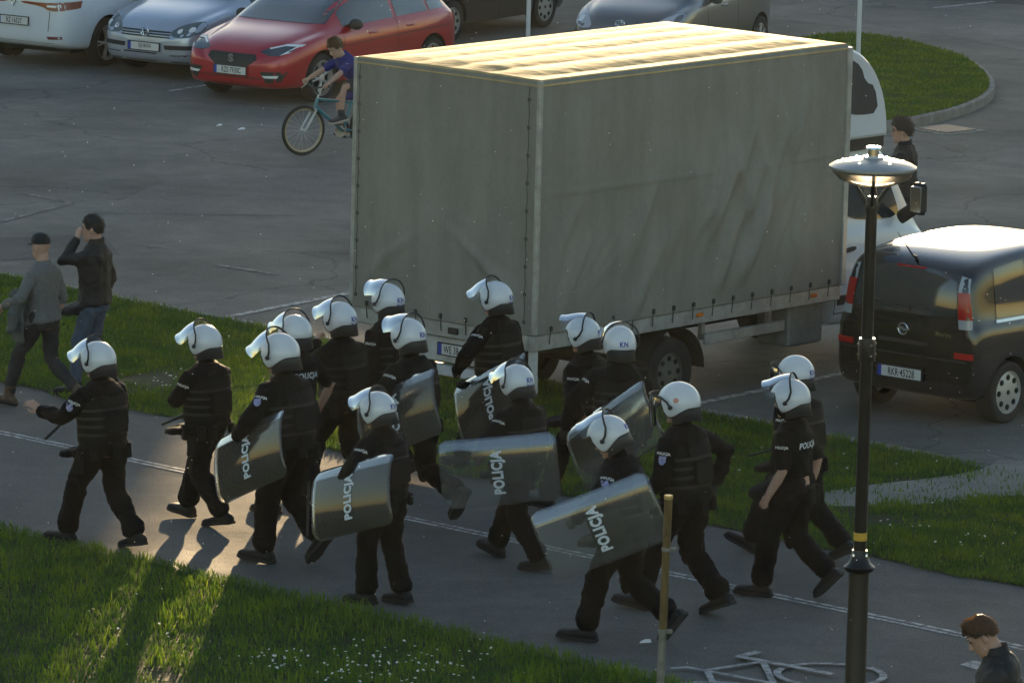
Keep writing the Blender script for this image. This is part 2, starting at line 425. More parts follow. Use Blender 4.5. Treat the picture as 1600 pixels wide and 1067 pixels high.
# painted bicycle symbol on the path
def stroke(mb, pts, wd):
    for a, b in zip(pts[:-1], pts[1:]):
        a, b = Vector((*a, 0)), Vector((*b, 0)); d = (b-a).normalized(); n = Vector((-d.y, d.x, 0))*wd/2; a = a-d*wd*.3; b = b+d*wd*.3
        mb.add([a-n, b-n, b+n, a+n], [(0, 1, 2, 3)])
bmk = MB()
def ring_(c, r): return [(c[0]+r*math.cos(2*math.pi*i/22), c[1]+r*math.sin(2*math.pi*i/22)) for i in range(23)]
stroke(bmk, ring_((0, 0), .42), .06); stroke(bmk, ring_((1.15, 0), .42), .06)
stroke(bmk, [(0, 0), (.4, .62), (.98, .62), (.55, -.02), (0, 0)], .055); stroke(bmk, [(.55, -.02), (.33, .78), (.2, .8)], .055); stroke(bmk, [(1.15, 0), (.93, .85), (1.15, .9)], .08)
for i, (x, y, z) in enumerate(bmk.v): bmk.v[i] = (x, y, .0005*(i//4))
bo = struct(raw('bicycle_marking', bmk.mesh('bicycle_marking'), M_BIKE)); bo.location = (1.66, 46.0, .012); bo.rotation_euler = (0, 0, math.atan2(.671, .741)*.9)
struct(poly('path_marking', [(3.62, 47.25), (3.80, 47.0), (4.1, 46.8), (4.0, 47.1), (3.75, 47.42)], .012, M_BIKE))

# ------------------------------------------------------------------ grass
def grass(name, label, sample, dens_area, count, hgt, wid, base, seed, zf, tintv=.35, cols=((1, 1, 1), (1.5, 1.25, .7), (.7, .85, .8))):
    r = np.random.default_rng(seed)
    P = sample(r, count); n = len(P)
    h = hgt[0]+(hgt[1]-hgt[0])*r.random(n)**1.6
    pn = np.array([noise.noise((x*.9, y*.9, seed)) for x, y in P]); pn2 = np.array([noise.noise((x*2.7, y*2.7, seed+5)) for x, y in P])
    h = h*(1+.55*pn+.35*pn2); 
    z = zf(P)
    an = r.random(n)*2*np.pi; dx, dy = np.cos(an), np.sin(an); ln = (r.random(n)**.8)*.75
    la = r.random(n)*2*np.pi; lx, ly = np.cos(la)*ln, np.sin(la)*ln
    w_ = wid*(.6+.8*r.random(n))
    V = np.zeros((n, 5, 3)); B = np.stack([P[:, 0], P[:, 1], z], 1)
    wv = np.stack([dx*w_/2, dy*w_/2, 0*dx], 1)
    m1 = B+np.stack([lx*h*.35, ly*h*.35, h*.6], 1); tp = B+np.stack([lx*h*1.0, ly*h*1.0, h*(1-.35*ln)], 1)
    V[:, 0] = B-wv; V[:, 1] = B+wv; V[:, 2] = m1+wv*.8; V[:, 3] = m1-wv*.8; V[:, 4] = tp
    me = bpy.data.meshes.new(name)
    me.vertices.add(n*5); me.vertices.foreach_set('co', V.reshape(-1).astype(np.float32))
    o = np.arange(n)[:, None]*5
    loops = np.concatenate([o+np.array([[0, 1, 2, 3]]), o+np.array([[3, 2, 4]])], 1).reshape(-1)
    me.loops.add(len(loops)); me.loops.foreach_set('vertex_index', loops.astype(np.int32))
    ls = np.concatenate([np.arange(n)[:, None]*7, np.arange(n)[:, None]*7+4], 1).reshape(-1); lt = np.tile([4, 3], n)
    me.polygons.add(2*n); me.polygons.foreach_set('loop_start', ls.astype(np.int32)); me.polygons.foreach_set('loop_total', lt.astype(np.int32))
    me.update(calc_edges=True)
    C = np.array(cols); k = r.random(n); c = C[0]*np.ones((n, 1))
    mixv = np.clip(.5+pn2*1.2+.5*(k-.5), 0, 1)[:, None]
    c = np.where(mixv > .5, C[0]+(C[1]-C[0])*(mixv-.5)*2, C[0]+(C[2]-C[0])*(.5-mixv)*2)*(1-tintv/2+tintv*r.random((n, 1)))
    dead = r.random(n) < .03; c[dead] = (2.6, 1.9, 1.6)
    a = me.color_attributes.new('tint', 'FLOAT_COLOR', 'POINT')
    cc = np.concatenate([np.repeat(c, 5, 0), np.ones((n*5, 1))], 1).astype(np.float32); a.data.foreach_set('color', cc.reshape(-1))
    ob = raw(name, me, base); stuff(ob); ob['label'] = label; ob['category'] = 'grass'
    return ob
M_GRASS = mat('grass_blade', (.078, .136, .015), .55, transl=.36, attr='tint', spec=.35)
def kpts(S, T): return np.stack([S*BV.x+T*AV.x, S*BV.y+T*AV.y], 1)
def worn(P, r, k=.34, sc=.55, seed=3):
    return np.array([noise.noise((x*sc, y*sc*.6, seed))+.5*noise.noise((x*2.1, y*1.5, seed+2)) < k+.25*r.random() for x, y in P])
def samp_lawn(r, n):
    S = -46+24*r.random(n); T = t_low(0)-.05*S+0; T = np.array([t_low(x)+wob(x, 2, .12) for x in S])
    U = T+.06-6.5*r.random(n)**1.15
    P = kpts(S, U); k = (P[:, 1] > 44.6) & (P[:, 0] > -.1*P[:, 1]) & (P[:, 0] < 2.2); P = P[k]; return P[worn(P, r, .52)]
TRs = chaikin(TR)
def samp_verge(r, n):
    S = -50+22*r.random(n); lo = np.array([t_up(x)+wob(x, 1) for x in S]); hi = np.array([t_kerb(x)-.1 for x in S])
    T = lo-.05+(hi-lo+.07)*r.random(n)
    keep = np.ones(n, bool)
    for i in np.nonzero((S > -34.2) & (S < -30))[0]:
        if r.random() < .9 and in_poly((S[i]+r.normal()*.09+.35*noise.noise((S[i]*2.2, T[i]*2.2, 1)), T[i]+r.normal()*.09+.35*noise.noise((S[i]*2.2, T[i]*2.2, 8))), TRs): keep[i] = False
    P = kpts(S, T); k = keep & (np.abs(P[:, 0]) < .092*P[:, 1]); P = P[k]; return P[worn(P, r)]
def samp_isl(r, n):
    P = np.stack([3.3+3.4*r.random(n), 78.8+10.2*r.random(n)], 1)
    k = np.array([in_poly(q, ISLs) for q in P]); return P[k]
def zn(z): return lambda P: np.full(len(P), z)
def build_grass():
    grass('lawn_grass', 'long sunlit grass of the near lawn beside the path', samp_lawn, 0, 170000, (.035, .11), .009, M_GRASS, 11, zn(.02), cols=((1, 1, 1), (1.5, 1.35, .8), (.65, .8, .8)))
    grass('verge_grass', 'short green grass of the verge between path and parking lot', samp_verge, 0, 190000, (.025, .075), .010, M_GRASS, 12, zn(.02))
    grass('island_grass', 'mown grass covering the far traffic island', samp_isl, 0, 60000, (.03, .07), .016, M_GRASS, 13, zn(.12), cols=((1.1, 1.1, 1), (1.5, 1.3, .8), (.8, .95, .8)))
    # daisies: clusters of white flower heads
    r = random.Random(5); mb = MB()
    def px(x0, y0): return x0, y0
    cl = [((-1.0, 46.3), (.55, .75), 85), ((-1.8, 46.6), (.25, .3), 26), ((-3.3, 58.9), (.25, .5), 24), ((-2.9, 57.4), (.3, .5), 14), ((-.3, 46.7), (.5, .5), 14), ((-2.9, 47.6), (.8, 1.2), 6), ((3.9, 52.3), (.8, 1), 18), ((2.6, 55.2), (1.2, 1.0), 22)]
    for (x, y), (sx, sy), k in cl:
        for _ in range(k):
            a, b = r.gauss(x, sx*.55), r.gauss(y, sy*.55); z = r.uniform(.05, .12); q = r.uniform(.008, .014)
            nx, ny = r.uniform(-.4, .4), r.uniform(-.6, .1)
            ring = [(a+q*math.cos(j*math.pi/3), b+q*math.sin(j*math.pi/3), z-nx*q*math.cos(j*math.pi/3)-ny*q*math.sin(j*math.pi/3)) for j in range(6)]
            mb.add(ring+[(a, b, z+.004)], [(j, (j+1) % 6, 6) for j in range(6)])
    o = stuff(raw('daisies', mb.mesh('daisies'), mat('daisy_petal', (.75, .75, .72), .6, transl=.3))); o['label'] = 'clusters of tiny white daisies in the grass'; o['category'] = 'flowers'
# ------------------------------------------------------------------ people
M_SKIN = mat('skin', (.42, .25, .18), .55, var=(25, .12), spec=.4)
M_BLACK = mat('black_uniform', (.004, .004, .0044), .8, var=(7, .35), bump=(16, .02), spec=.16)
M_BLACK2 = mat('black_trousers', (.004, .004, .0044), .8, var=(6, .35), bump=(12, .025), spec=.16)
M_BOOT = mat('black_boot_leather', (.008, .0075, .0075), .6, var=(20, .4), bump=(50, .003), spec=.3)
M_SOLE = mat('boot_rubber', (.018, .017, .016), .85)
M_GLOVE = mat('black_glove', (.014, .014, .014), .6)
M_GEAR = mat('black_nylon_gear', (.005, .005, .0055), .7, bump=(60, .003), spec=.2)
M_HELM = mat('white_helmet_paint', (.65, .66, .68), .28, var=(5, .05), coat=.5)
M_RUB = mat('black_rubber', (.015, .015, .016), .5)
M_NECK = mat('neck_guard_leather', (.03, .032, .034), .45)
M_VIS = clear_mat('visor_clear', (.93, .95, .97), .025, (.75, .8, .86), .05, 1.45, 1.3, 0)
M_SHIELD = clear_mat('shield_polycarbonate', (.95, .965, .96), .075, (.62, .64, .62), .08, 1.5, 1.5, .03)
M_SHEDGE = clear_mat('shield_edge_sky_sheen', (.86, .90, .94), .16, (.42, .52, .66), .12, 1.5, 3.5, 0)  # sky reflection on the upper bent edge, put into its bluish colour
M_BLUE = mat('blue_lettering', (.01, .03, .30), .5)
M_WHITE = mat('white_lettering', (.72, .73, .72), .6)
M_GREYL = mat('grey_lettering', (.60, .64, .68), .6)
M_HAIRD = mat('dark_hair', (.02, .014, .010), .5, var=(60, .4), bump=(70, .01))
M_HAIRB = mat('brown_hair', (.09, .045, .018), .45, var=(60, .4), bump=(70, .01), transl=.4)
M_EYE = mat('eye', (.03, .025, .02), .2)

def ik(a, b, l1, l2, pole):
    d = b-a; L = min(d.length, (l1+l2)*.999); u = d.normalized(); b = a+u*L
    x = (l1*l1-l2*l2+L*L)/(2*L); h = math.sqrt(max(0, l1*l1-x*x))
    p = pole-u*pole.dot(u); p.normalize()
    return a+u*x+p*h, b
def frame(y, up):
    y = y.normalized(); x = y.cross(up); x = x.normalized() if x.length > 1e-5 else y.orthogonal().normalized(); z = x.cross(y)
    return Matrix((x, y, z)).transposed()

def add_hand(mb, wrist, fwd, back, side, curl=(35, 45, 30), r=.0092, sc_=1.0, spread=.0):
    """palm and five fingers; side=+1 thumb on +x of (fwd, back) frame"""
    F = frame(fwd, back); 
    def W(p): return wrist+F @ (Vector(p)*sc_)
    q = side
    mb.tube([W((0, -.02, 0)), W((0, .03, 0)), W((0, .07, -.002)), W((0, .095, -.003))], [(.027*sc_, .019*sc_), (.036*sc_, .017*sc_), (.041*sc_, .015*sc_), (.038*sc_, .012*sc_)], 12, ref=F @ Vector((1, 0, 0)), power=2.6)
    for i, (x, L) in enumerate(((.029, .072), (.0095, .082), (-.0105, .076), (-.029, .058))):
        p = Vector((q*x, .092-.006*abs(i-1.2), -.002)); pts = [W(p)]; a = 0.; sp = q*spread*(1.5-i)
        for k, fr in enumerate((.45, .31, .24)):
            a += R(curl[k]*(1+.12*i)); p = p+Vector((math.sin(sp)*math.cos(a), math.cos(sp)*math.cos(a), -math.sin(a)))*L*fr; pts.append(W(p))
        mb.tube(pts, [r*sc_*1.05, r*sc_, r*sc_*.92, r*sc_*.78], 8)
    c = curl[0]/90.
    t = [Vector((q*.03, .018, -.006)), Vector((q*.055, .045, -.016-.01*c)), Vector((q*(.058-.02*c), .075, -.026-.02*c)), Vector((q*(.05-.035*c), .097, -.032-.026*c))]
    mb.tube([W(x) for x in t], [r*1.35*sc_, r*1.2*sc_, r*1.05*sc_, r*.85*sc_], 8)

def head_shape(mb, C, H, s=1.0):
    """head with jaw, nose, brow and ears; C centre, H rotation"""
    def W(p): return C+H @ (Vector(p)*s)
    # (z, front y, back y, half width)
    prof = [(-.125, .055, .0, .022), (-.118, .078, -.03, .040), (-.10, .088, -.052, .052), (-.075, .089, -.066, .060), (-.045, .090, -.078, .066), (-.01, .090, -.092, .071), (.025, .092, -.101, .075), (.06, .090, -.102, .076), (.09, .078, -.092, .069), (.112, .052, -.066, .052), (.124, .018, -.03, .026)]
    rs = []
    for z, f, b, w_ in prof:
        cyy = (f+b)/2; ry = (f-b)/2; ring = []
        for j in range(20):
            a = 2*math.pi*j/20; ca, sa = math.cos(a), math.sin(a)
            px = math.copysign(abs(ca)**.9, ca)*w_; py = cyy+math.copysign(abs(sa)**.95, sa)*ry
            ring.append(W((px, py, z)))
        rs.append(ring)
    mb.rings(rs)
    mb.tube([W((0, .085, .02)), W((0, .098, -.005)), W((0, .112, -.03)), W((0, .094, -.043))], [.009*s, .012*s, .017*s, .012*s], 8)      # nose
    mb.tube([W((-.045, .081, .032)), W((0, .094, .032)), W((.045, .081, .032))], [.011*s]*3, 8)                                   # brow
    mb.tube([W((-.022, .088, -.068)), W((0, .095, -.068)), W((.022, .088, -.068))], [.009*s]*3, 8)                                # mouth
    mb.ell(W((0, .078, -.112)), (.022*s, .018*s, .016*s), rot=H)
    for k in (-1, 1): mb.ell(W((k*.077, -.008, -.008)), (.011*s, .021*s, .033*s), rot=H @ Matrix.Rotation(k*.35, 3, 'Z'))

def person(label, loc, heading, pose, outfit, group=None):
    """pose: feet L/R = (lateral, forward, toe-down pitch, lift), hands L/R relative to the shoulder, lean, head yaw/pitch"""
    root = thing('person', label, 'person', (loc[0], loc[1], loc[2] if len(loc) > 2 else .012), R(heading-90), group)
    h = pose.get('h', 1.78); k = h/1.78; bul = outfit.get('bulk', 1.0)
    sk, ja, tr = MB(), MB(), MB()
    l1 = l2 = .428*k
    # feet
    FT = {}
    for sd, q in (('L', -1), ('R', 1)):
        lat, fy, pit, lift = pose.get(sd, (.09, 0, 0, 0)); P = Matrix.Rotation(-R(pit), 3, 'X') @ Matrix.Identity(3)
        yaw = Matrix.Rotation(-q*R(pose.get('toeout', 6)), 3, 'Z')
        zs = [(P @ Vector((0, y, -.09)))*k for y in (-.09, .2)]
        az = lift-min(v.z for v in zs)
        FT[sd] = (Vector((q*lat, fy, az)), yaw @ P)
    py = pose.get('py', .0)
    seat = pose.get('seat')
    hz = seat if seat else min(math.sqrt(max(.2, (l1+l2)**2*.985-(f[0].y-py)**2-.0)) + f[0].z for f in FT.values())
    lean = Matrix.Rotation(-R(pose.get('lean', 4)), 3, 'X') @ Matrix.Rotation(R(pose.get('tilt', 0)), 3, 'Y')
    tw = Matrix.Rotation(R(pose.get('twist', 0)), 3, 'Z')
    P0 = Vector((0, py, hz)); TR_ = lean @ tw
    def S(x, y, z): return P0+TR_ @ (Vector((x, y, z))*k)
    # legs
    kn = {}
    for sd, q in (('L', -1), ('R', 1)):
        hip = P0+Vector((q*.09*k, 0, 0)); A, FR = FT[sd]
        K_, A2 = ik(hip, A, l1, l2, FR @ Vector((q*.12, 1, 0)) if not pose.get('kneeout') else Vector((q*.3, 1, .2)))
        kn[sd] = (hip, K_, A)
        lr = outfit.get('legw', 1.0)*k
        if not outfit.get('shorts'):
            up = [hip+Vector((0, 0, .03)), hip.lerp(K_, .3), hip.lerp(K_, .7), K_, K_.lerp(A, .25), K_.lerp(A, .6), K_.lerp(A, .86 if outfit.get('boots', 1) else .97)]
            rr = [.108, .100, .080, .073, .074, .068, outfit.get('cuff', .062)]
            tr.tube(up, [x*lr for x in rr], 14)
        else:
            tr.tube([hip+Vector((0, 0, .02)), hip.lerp(K_, .3), hip.lerp(K_, .62)], [.105*lr, .098*lr, .092*lr], 14)
        sk.tube([hip, hip.lerp(K_, .4), K_.lerp(hip, .08), K_.lerp(A, .3), K_.lerp(A, .75), A], [.078*k, .07*k, .05*k, .052*k, .035*k, .034*k], 12)
        # boot or shoe
        bt = MB(); so = MB()
        def W(p): return A+FR @ Vector((p[0]*k*outfit.get('bootw', 1.28), p[1]*k*1.08, p[2]*k*1.0))
        bh = outfit.get('boot_h', .15)
        bt.tube([W((0, -.012, -.03)), A.lerp(K_, .12), A.lerp(K_, .12+bh)], [(.05*k, .058*k), (.050*k, .055*k), (.060*k, .062*k)], 14, ref=FR @ Vector((1, 0, 0)))
        prof = [(-.088, .030, .055), (-.06, .041, .09), (0, .043, .085), (.06, .046, .078), (.115, .052, .066), (.165, .049, .060), (.198, .034, .046)]
        rs = []
        for y, wd, ht in prof:
            rs.append([W((wd*math.copysign(abs(math.cos(a))**.7, math.cos(a)), y, -.084+ht*.5+ht*.5*math.copysign(abs(math.sin(a))**.75, math.sin(a)))) for a in [2*math.pi*j/14 for j in range(14)]])
        bt.rings(rs)
        o = raw('boot' if outfit.get('boots', 1) else 'shoe', skin(bt, 'boot', .010, 2), outfit.get('bootm', M_BOOT), root)
        for y, wd, ht in [(-.095, .028, 0), (-.07, .042, 0), (0, .042, 0), (.06, .045, 0), (.115, .054, 0), (.17, .05, 0), (.205, .03, 0)]: pass
        rs = []
        for y, wd in [(-.095, .026), (-.07, .043), (0, .042), (.06, .047), (.115, .055), (.17, .050), (.207, .028)]:
            rs.append([W((wd, y, -.066)), W((-wd, y, -.066)), W((-wd, y, -.09)), W((wd, y, -.09))])
        so.rings(rs); obj('sole', so, outfit.get('solem', M_SOLE), o)
    # torso
    B = bul
    tor = [(-.10, .165, .12, 0), (-.02, .178, .128, -.005), (.10, .165, .118, 0), (.22, .172, .12, .008), (.34, .19, .128, .012), (.44, .188, .118, .0), (.50, .135, .095, -.008), (.545, .075, .075, -.01)]
    hem = outfit.get('hem', -.06)
    def ringt(x, y, z, a, b): 
        return [S(x+a*math.copysign(abs(math.cos(t))**.85, math.cos(t)), y+b*math.copysign(abs(math.sin(t))**.85, math.sin(t)), z) for t in [2*math.pi*j/22 for j in range(22)]]
    jr = [ringt(0, y, hem, .214*B, .166*B), ringt(0, y, hem+.05, .212*B, .163*B)] + [ringt(0, y, z, (a+(.024 if z < .05 else .014))*B, (b+(.024 if z < .05 else .014))*B) for z, a, b, y in tor if z > hem+.08]
    ja.rings(jr)
    sk.rings([ringt(0, y, z, a*.93, b*.93) for z, a, b, y in tor[:-1]] + [ringt(0, 0, .545, .062, .062)])
    tr.rings([ringt(0, y, z, a, b) for z, a, b, y in tor[:2]]+[ringt(0, 0, .04, .15, .10)])
    # head
    nb = S(0, -.005, .50)
    HR = TR_ @ Matrix.Rotation(R(pose.get('hyaw', 0)), 3, 'Z') @ Matrix.Rotation(-R(pose.get('hpitch', 0)), 3, 'X') @ Matrix.Rotation(R(pose.get('hroll', 0)), 3, 'Y')
    hc = S(0, .0, .575)+HR @ Vector((0, .025, .115))*k
    hs = pose.get('hs', 1.0)
    head_shape(sk, hc, HR, k*hs)
    sk.tube([nb, hc+HR @ Vector((0, -.02, -.07))*k], [.062*k, .058*k], 14)
    # arms
    arm = {}
    for sd, q in (('L', -1), ('R', 1)):
        sh = S(q*.178*(.5+.5*B), 0, .435); tgt = pose.get('h'+sd, (q*.06, .05, -.52)); pole = Vector(pose.get('e'+sd, (q*.6, -1, -.2)))
        E_, Wr = ik(sh, sh+Vector(tgt)*k, .285*k, .255*k, pole); arm[sd] = (sh, E_, Wr)
        aw = outfit.get('armw', 1.0)*k
        if outfit.get('short'):
            ja.tube([sh-Vector((q*.05, 0, 0)), sh, sh.lerp(E_, .45), sh.lerp(E_, .78)], [.07*aw, .074*aw, .069*aw, .068*aw], 14)
        else:
            ja.tube([sh-Vector((q*.05, 0, 0)), sh, sh.lerp(E_, .5), E_, E_.lerp(Wr, .5), E_.lerp(Wr, .94)], [.072*aw, .076*aw, .066*aw, .060*aw, .055*aw, .046*aw], 14)
        sk.tube([sh, sh.lerp(E_, .5), E_, E_.lerp(Wr, .35), Wr], [.05*k, .046*k, .04*k, .043*k, .029*k], 12)
        gl = outfit.get('gloves')
        fwd = Vector(pose['d'+sd]) if 'd'+sd in pose else (Wr-E_)
        back = Vector(pose.get('b'+sd, (q*1, .2, .1))); cu = pose.get('c'+sd, (38, 48, 30))
        side = pose.get('t'+sd, None)
        F = frame(fwd, back)
        if side is None:      # thumb forward by default
            side = 1 if (F @ Vector((1, 0, 0))).y > 0 else -1
        if gl and sd in gl:
            g = MB(); add_hand(g, Wr, fwd, back, side, cu, .0105, k*1.04, pose.get('spread', .03)); g.tube([E_.lerp(Wr, .8), Wr], [.043*k, .036*k], 12)
            raw('glove', skin(g, 'glove', .006, 1, ratio=.4), M_GLOVE, root)
        add_hand(sk, Wr, fwd, back, side, cu, .0092 if not (gl and sd in gl) else .008, k*(1 if not (gl and sd in gl) else .94), pose.get('spread', .03))
    fine = outfit.get('fine', .0085)
    body = raw('body', skin(sk, 'body', fine, 1, ratio=.3 if fine < .008 else .45), outfit.get('skin', M_SKIN), root)
    jm = outfit.get('jacket', M_BLACK)
    jme = skin(ja, 'jacket', .012, 3, folds=(.11, .042), ratio=.6); jo = raw(outfit.get('top', 'jacket'), jme, jm, root)
    tme = skin(tr, 'trousers', .012, 2, folds=(.09, .04), ratio=.6); raw('shorts' if outfit.get('shorts') else 'trousers', tme, outfit.get('trousers', M_BLACK2), root)
    return dict(root=root, S=S, TR=TR_, P0=P0, hc=hc, HR=HR, arm=arm, kn=kn, k=k, jme=jme, B=B, hz=hz, body=body, hk=k*hs)

def eyes(p, m=M_EYE, brow=None):
    for q in (-1, 1):
        mb = MB(); mb.ell((0, 0, 0), (.011, .006, .0065), 8, 6)
        o = obj('eye', mb, m, p['root']); o.location = p['hc']+p['HR'] @ Vector((q*.031, .089, .012))*p['hk']
        o.rotation_euler = p['HR'].to_euler()
        if brow:
            mb = MB(); W = lambda v: p['hc']+p['HR'] @ Vector(v)*p['hk']
            mb.tube([W((q*.015, .1005, .033)), W((q*.035, .096, .038)), W((q*.052, .083, .034))], [.005, .005, .003], 6); obj('eyebrow', mb, brow, p['root'])

def hair(p, m, top=1.0, sidez=-.03, backz=-.07, lift=.012, front=.055, quiff=0., name='hair'):
    """hair cap: follows the skull, ends at sidez/backz, hairline at front"""
    k = p['hk']; n, mm = 40, 14; vs = []; fs = []
    for i in range(n):
        a = 2*math.pi*i/n; c = math.cos(a); s_ = math.sin(a)        # a=0 front (+y)
        fr = max(0, c); lo = front if c > .62 else (sidez if c > -.2 else backz)
        # smooth limits
        wf = min(1, max(0, (c-.45)/.3)); wb = min(1, max(0, (-c-.1)/.5)); lo = front*wf+(1-wf)*(sidez*(1-wb)+backz*wb)
        for j in range(mm+1):
            u = j/mm; z = .128-(.128-lo)*u**1.1
            zz = max(-1, min(1, (z-.02)/.112)); prof = math.sqrt(max(0, 1-abs(zz)**2.3)) if z > .02 else 1-.18*((.02-z)/.11)
            th = lift*(1-.55*max(0, (.03-z)/.1)) + quiff*max(0, c)*max(0, 1-abs(z-.1)/.07)
            rx, ryf, ryb = .077*prof+th*.8, .090*prof+th, .104*prof+th
            y = (ryf if c > 0 else ryb)*c; x = rx*s_
            ns = .004*noise.noise((x*90, y*90, z*60+i*.01)); r_ = 1+ns*6
            vs.append(p['hc']+p['HR'] @ Vector((x*r_, y*r_-.003, z+th*(1.1 if z > .1 else .2)+ns*.5))*k)
    for i in range(n):
        for j in range(mm):
            a, b = i*(mm+1)+j, ((i+1) % n)*(mm+1)+j; fs.append((a, a+1, b+1, b))
    r = random.Random(len(vs)+int(lift*1e4)); nv = len(vs); C = p['hc']
    for _ in range(1500):
        q = vs[r.randrange(nv)]; o_ = (q-C).normalized(); d = (o_+Vector((r.gauss(0, .5), r.gauss(0, .5), r.gauss(0, .5)))+p['HR'] @ Vector((0, -.5, .1))).normalized(); sd = d.cross(o_); sd = sd.normalized()*.0022 if sd.length > 1e-4 else Vector((.002, 0, 0)); ln = r.uniform(.25, 1.0)*(lift+.010)
        b0 = len(vs); vs += [q-sd-o_*.002, q+sd-o_*.002, q+d*ln]; fs.append((b0, b0+1, b0+2))
    me = bpy.data.meshes.new(name); me.from_pydata(vs, [], fs); me.update()
    return obj(name, me, m, p['root'], angle=80)

# --- riot helmet -------------------------------------------------------------
HX, HY, HZ = .141, .167, .160
def hpt(az, po, s=1.0, off=0.):
    """point on the helmet ellipsoid; az from the front (+y) towards the right ear, po from the crown"""
    return Vector(((HX*s+off)*math.sin(po)*math.sin(az), (HY*s+off)*math.sin(po)*math.cos(az)-.012, (HZ*s+off)*math.cos(po)+.012))
def h_edge(az):
    a = abs((az+math.pi) % (2*math.pi)-math.pi); d = math.degrees(a)
    def sm(x, lo, hi): u = min(1, max(0, (x-lo)/(hi-lo))); return u*u*(3-2*u)
    e = 70+(130-70)*sm(d, 46, 66)
    e -= 26*sm(d, 72, 140)
    return math.radians(e)
_hel = {}
def helmet_meshes():
    if _hel: return _hel
    n, m = 72, 20; vs, fs = [], []
    for i in range(n):
        az = 2*math.pi*i/n; e = h_edge(az)
        for j in range(m+1): vs.append(hpt(az, .02+(e-.02)*j/m, 1.0, -.004*(j == m)))
    for i in range(n):
        for j in range(m):
            a, b = i*(m+1)+j, ((i+1) % n)*(m+1)+j; fs.append((a, a+1, b+1, b))
    fs.append(tuple(i*(m+1) for i in reversed(range(n))))
    fs = [tuple(reversed(f)) for f in fs]; me = bpy.data.meshes.new('shell'); me.from_pydata(vs, [], fs); me.update()
    me = evaluate(me, [('SOLIDIFY', dict(thickness=.014, offset=-1))], 'shell')
    _hel['shell'] = me
    mb = MB(); mb.tube([hpt(2*math.pi*i/72, h_edge(2*math.pi*i/72), 1.0, -.002) for i in range(73)], .006, 6, round_=False); _hel['rim'] = mb.mesh('edge_trim')
    mb = MB()                                                                           # soft lining that wraps cheeks and nape
    rs = []
    for po, s in ((.35, .90), (.9, .90), (1.4, .90), (1.9, .86), (2.25, .80), (2.5, .66)): rs.append([hpt(2*math.pi*i/28, po, s) if not (abs((2*math.pi*i/28+math.pi) % (2*math.pi)-math.pi) < 1.0) else hpt(2*math.pi*i/28, min(po, 1.35), s*.86) for i in range(28)])
    mb.rings(rs); _hel['lining'] = mb.mesh('lining')
    mb = MB(); A = [R(80)+R(200)*i/24 for i in range(25)]                                # neck guard skirt
    lo, hi = [], []
    vs, fs = [], []
    for i, a in enumerate(A):
        e = h_edge(a); t = math.sin(math.pi*i/24)
        p0 = hpt(a, e-.10, .97); p1 = hpt(a, e, .99); d = Vector((math.sin(a), math.cos(a), 0))
        p2 = p1+d*(.016*t)+Vector((0, 0, -.05-.05*t)); p2b = p2-d*.008; p1b = p1-d*.012; p0b = p0-d*.012
        vs += [p0, p1, p2, p2b, p1b, p0b]
    for i in range(24):
        for j in range(6): a, b = i*6+j, i*6+(j+1) % 6; fs.append((a, b, b+6, a+6))
    fs += [tuple(range(6)), tuple(range(24*6, 25*6))]
    mb.add(vs, fs); _hel['neck'] = mb.mesh('neck_guard')
    # visor (in the lowered position), its black top band and pivots
    def vpt(az, z, dr=0.):
        g = 1+.05*math.sin(math.pi*min(1, max(0, (.08-z)/.2)))
        return Vector(((.160*g+dr)*math.copysign(abs(math.sin(az))**.9, az), (.212*g+dr)*max(0, math.cos(az))**.75-.004, z))
    vs, fs = [], []; na, nm = 30, 10; A_ = R(74)
    for i in range(na+1):
        az = -A_+2*A_*i/na; c = abs(az)/A_
        for j in range(nm+1): vs.append(vpt(az, .075-.01*c*c-(.245-.05*c**3)*j/nm))
    for i in range(na):
        for j in range(nm): a, b = i*(nm+1)+j, (i+1)*(nm+1)+j; fs.append((a, a+1, b+1, b))
    me = bpy.data.meshes.new('visor'); me.from_pydata(vs, [], fs); me.update()
    _hel['visor'] = me
    mb = MB(); pts = [Vector((-HX-.016, 0, -.005)), Vector((-.163, .028, .035))]+[vpt(-A_+2*A_*i/30, .078-.01*(abs(i-15)/15)**2, .003) for i in range(31)]+[Vector((.163, .028, .035)), Vector((HX+.016, 0, -.005))]
    mb.tube(pts, [(.009, .0055)]*len(pts), 8, ref=(0, .3, 1)); _hel['band'] = mb.mesh('visor_band')
    for q in (-1, 1):
        mb = MB(); mb.lathe([(.018, 0), (.018, .010), (.012, .014)], 14, 'x', (q*(HX+.012) if q > 0 else -(HX+.026), 0, -.005)); _hel['pivot%d' % q] = mb.mesh('visor_pivot')
    return _hel
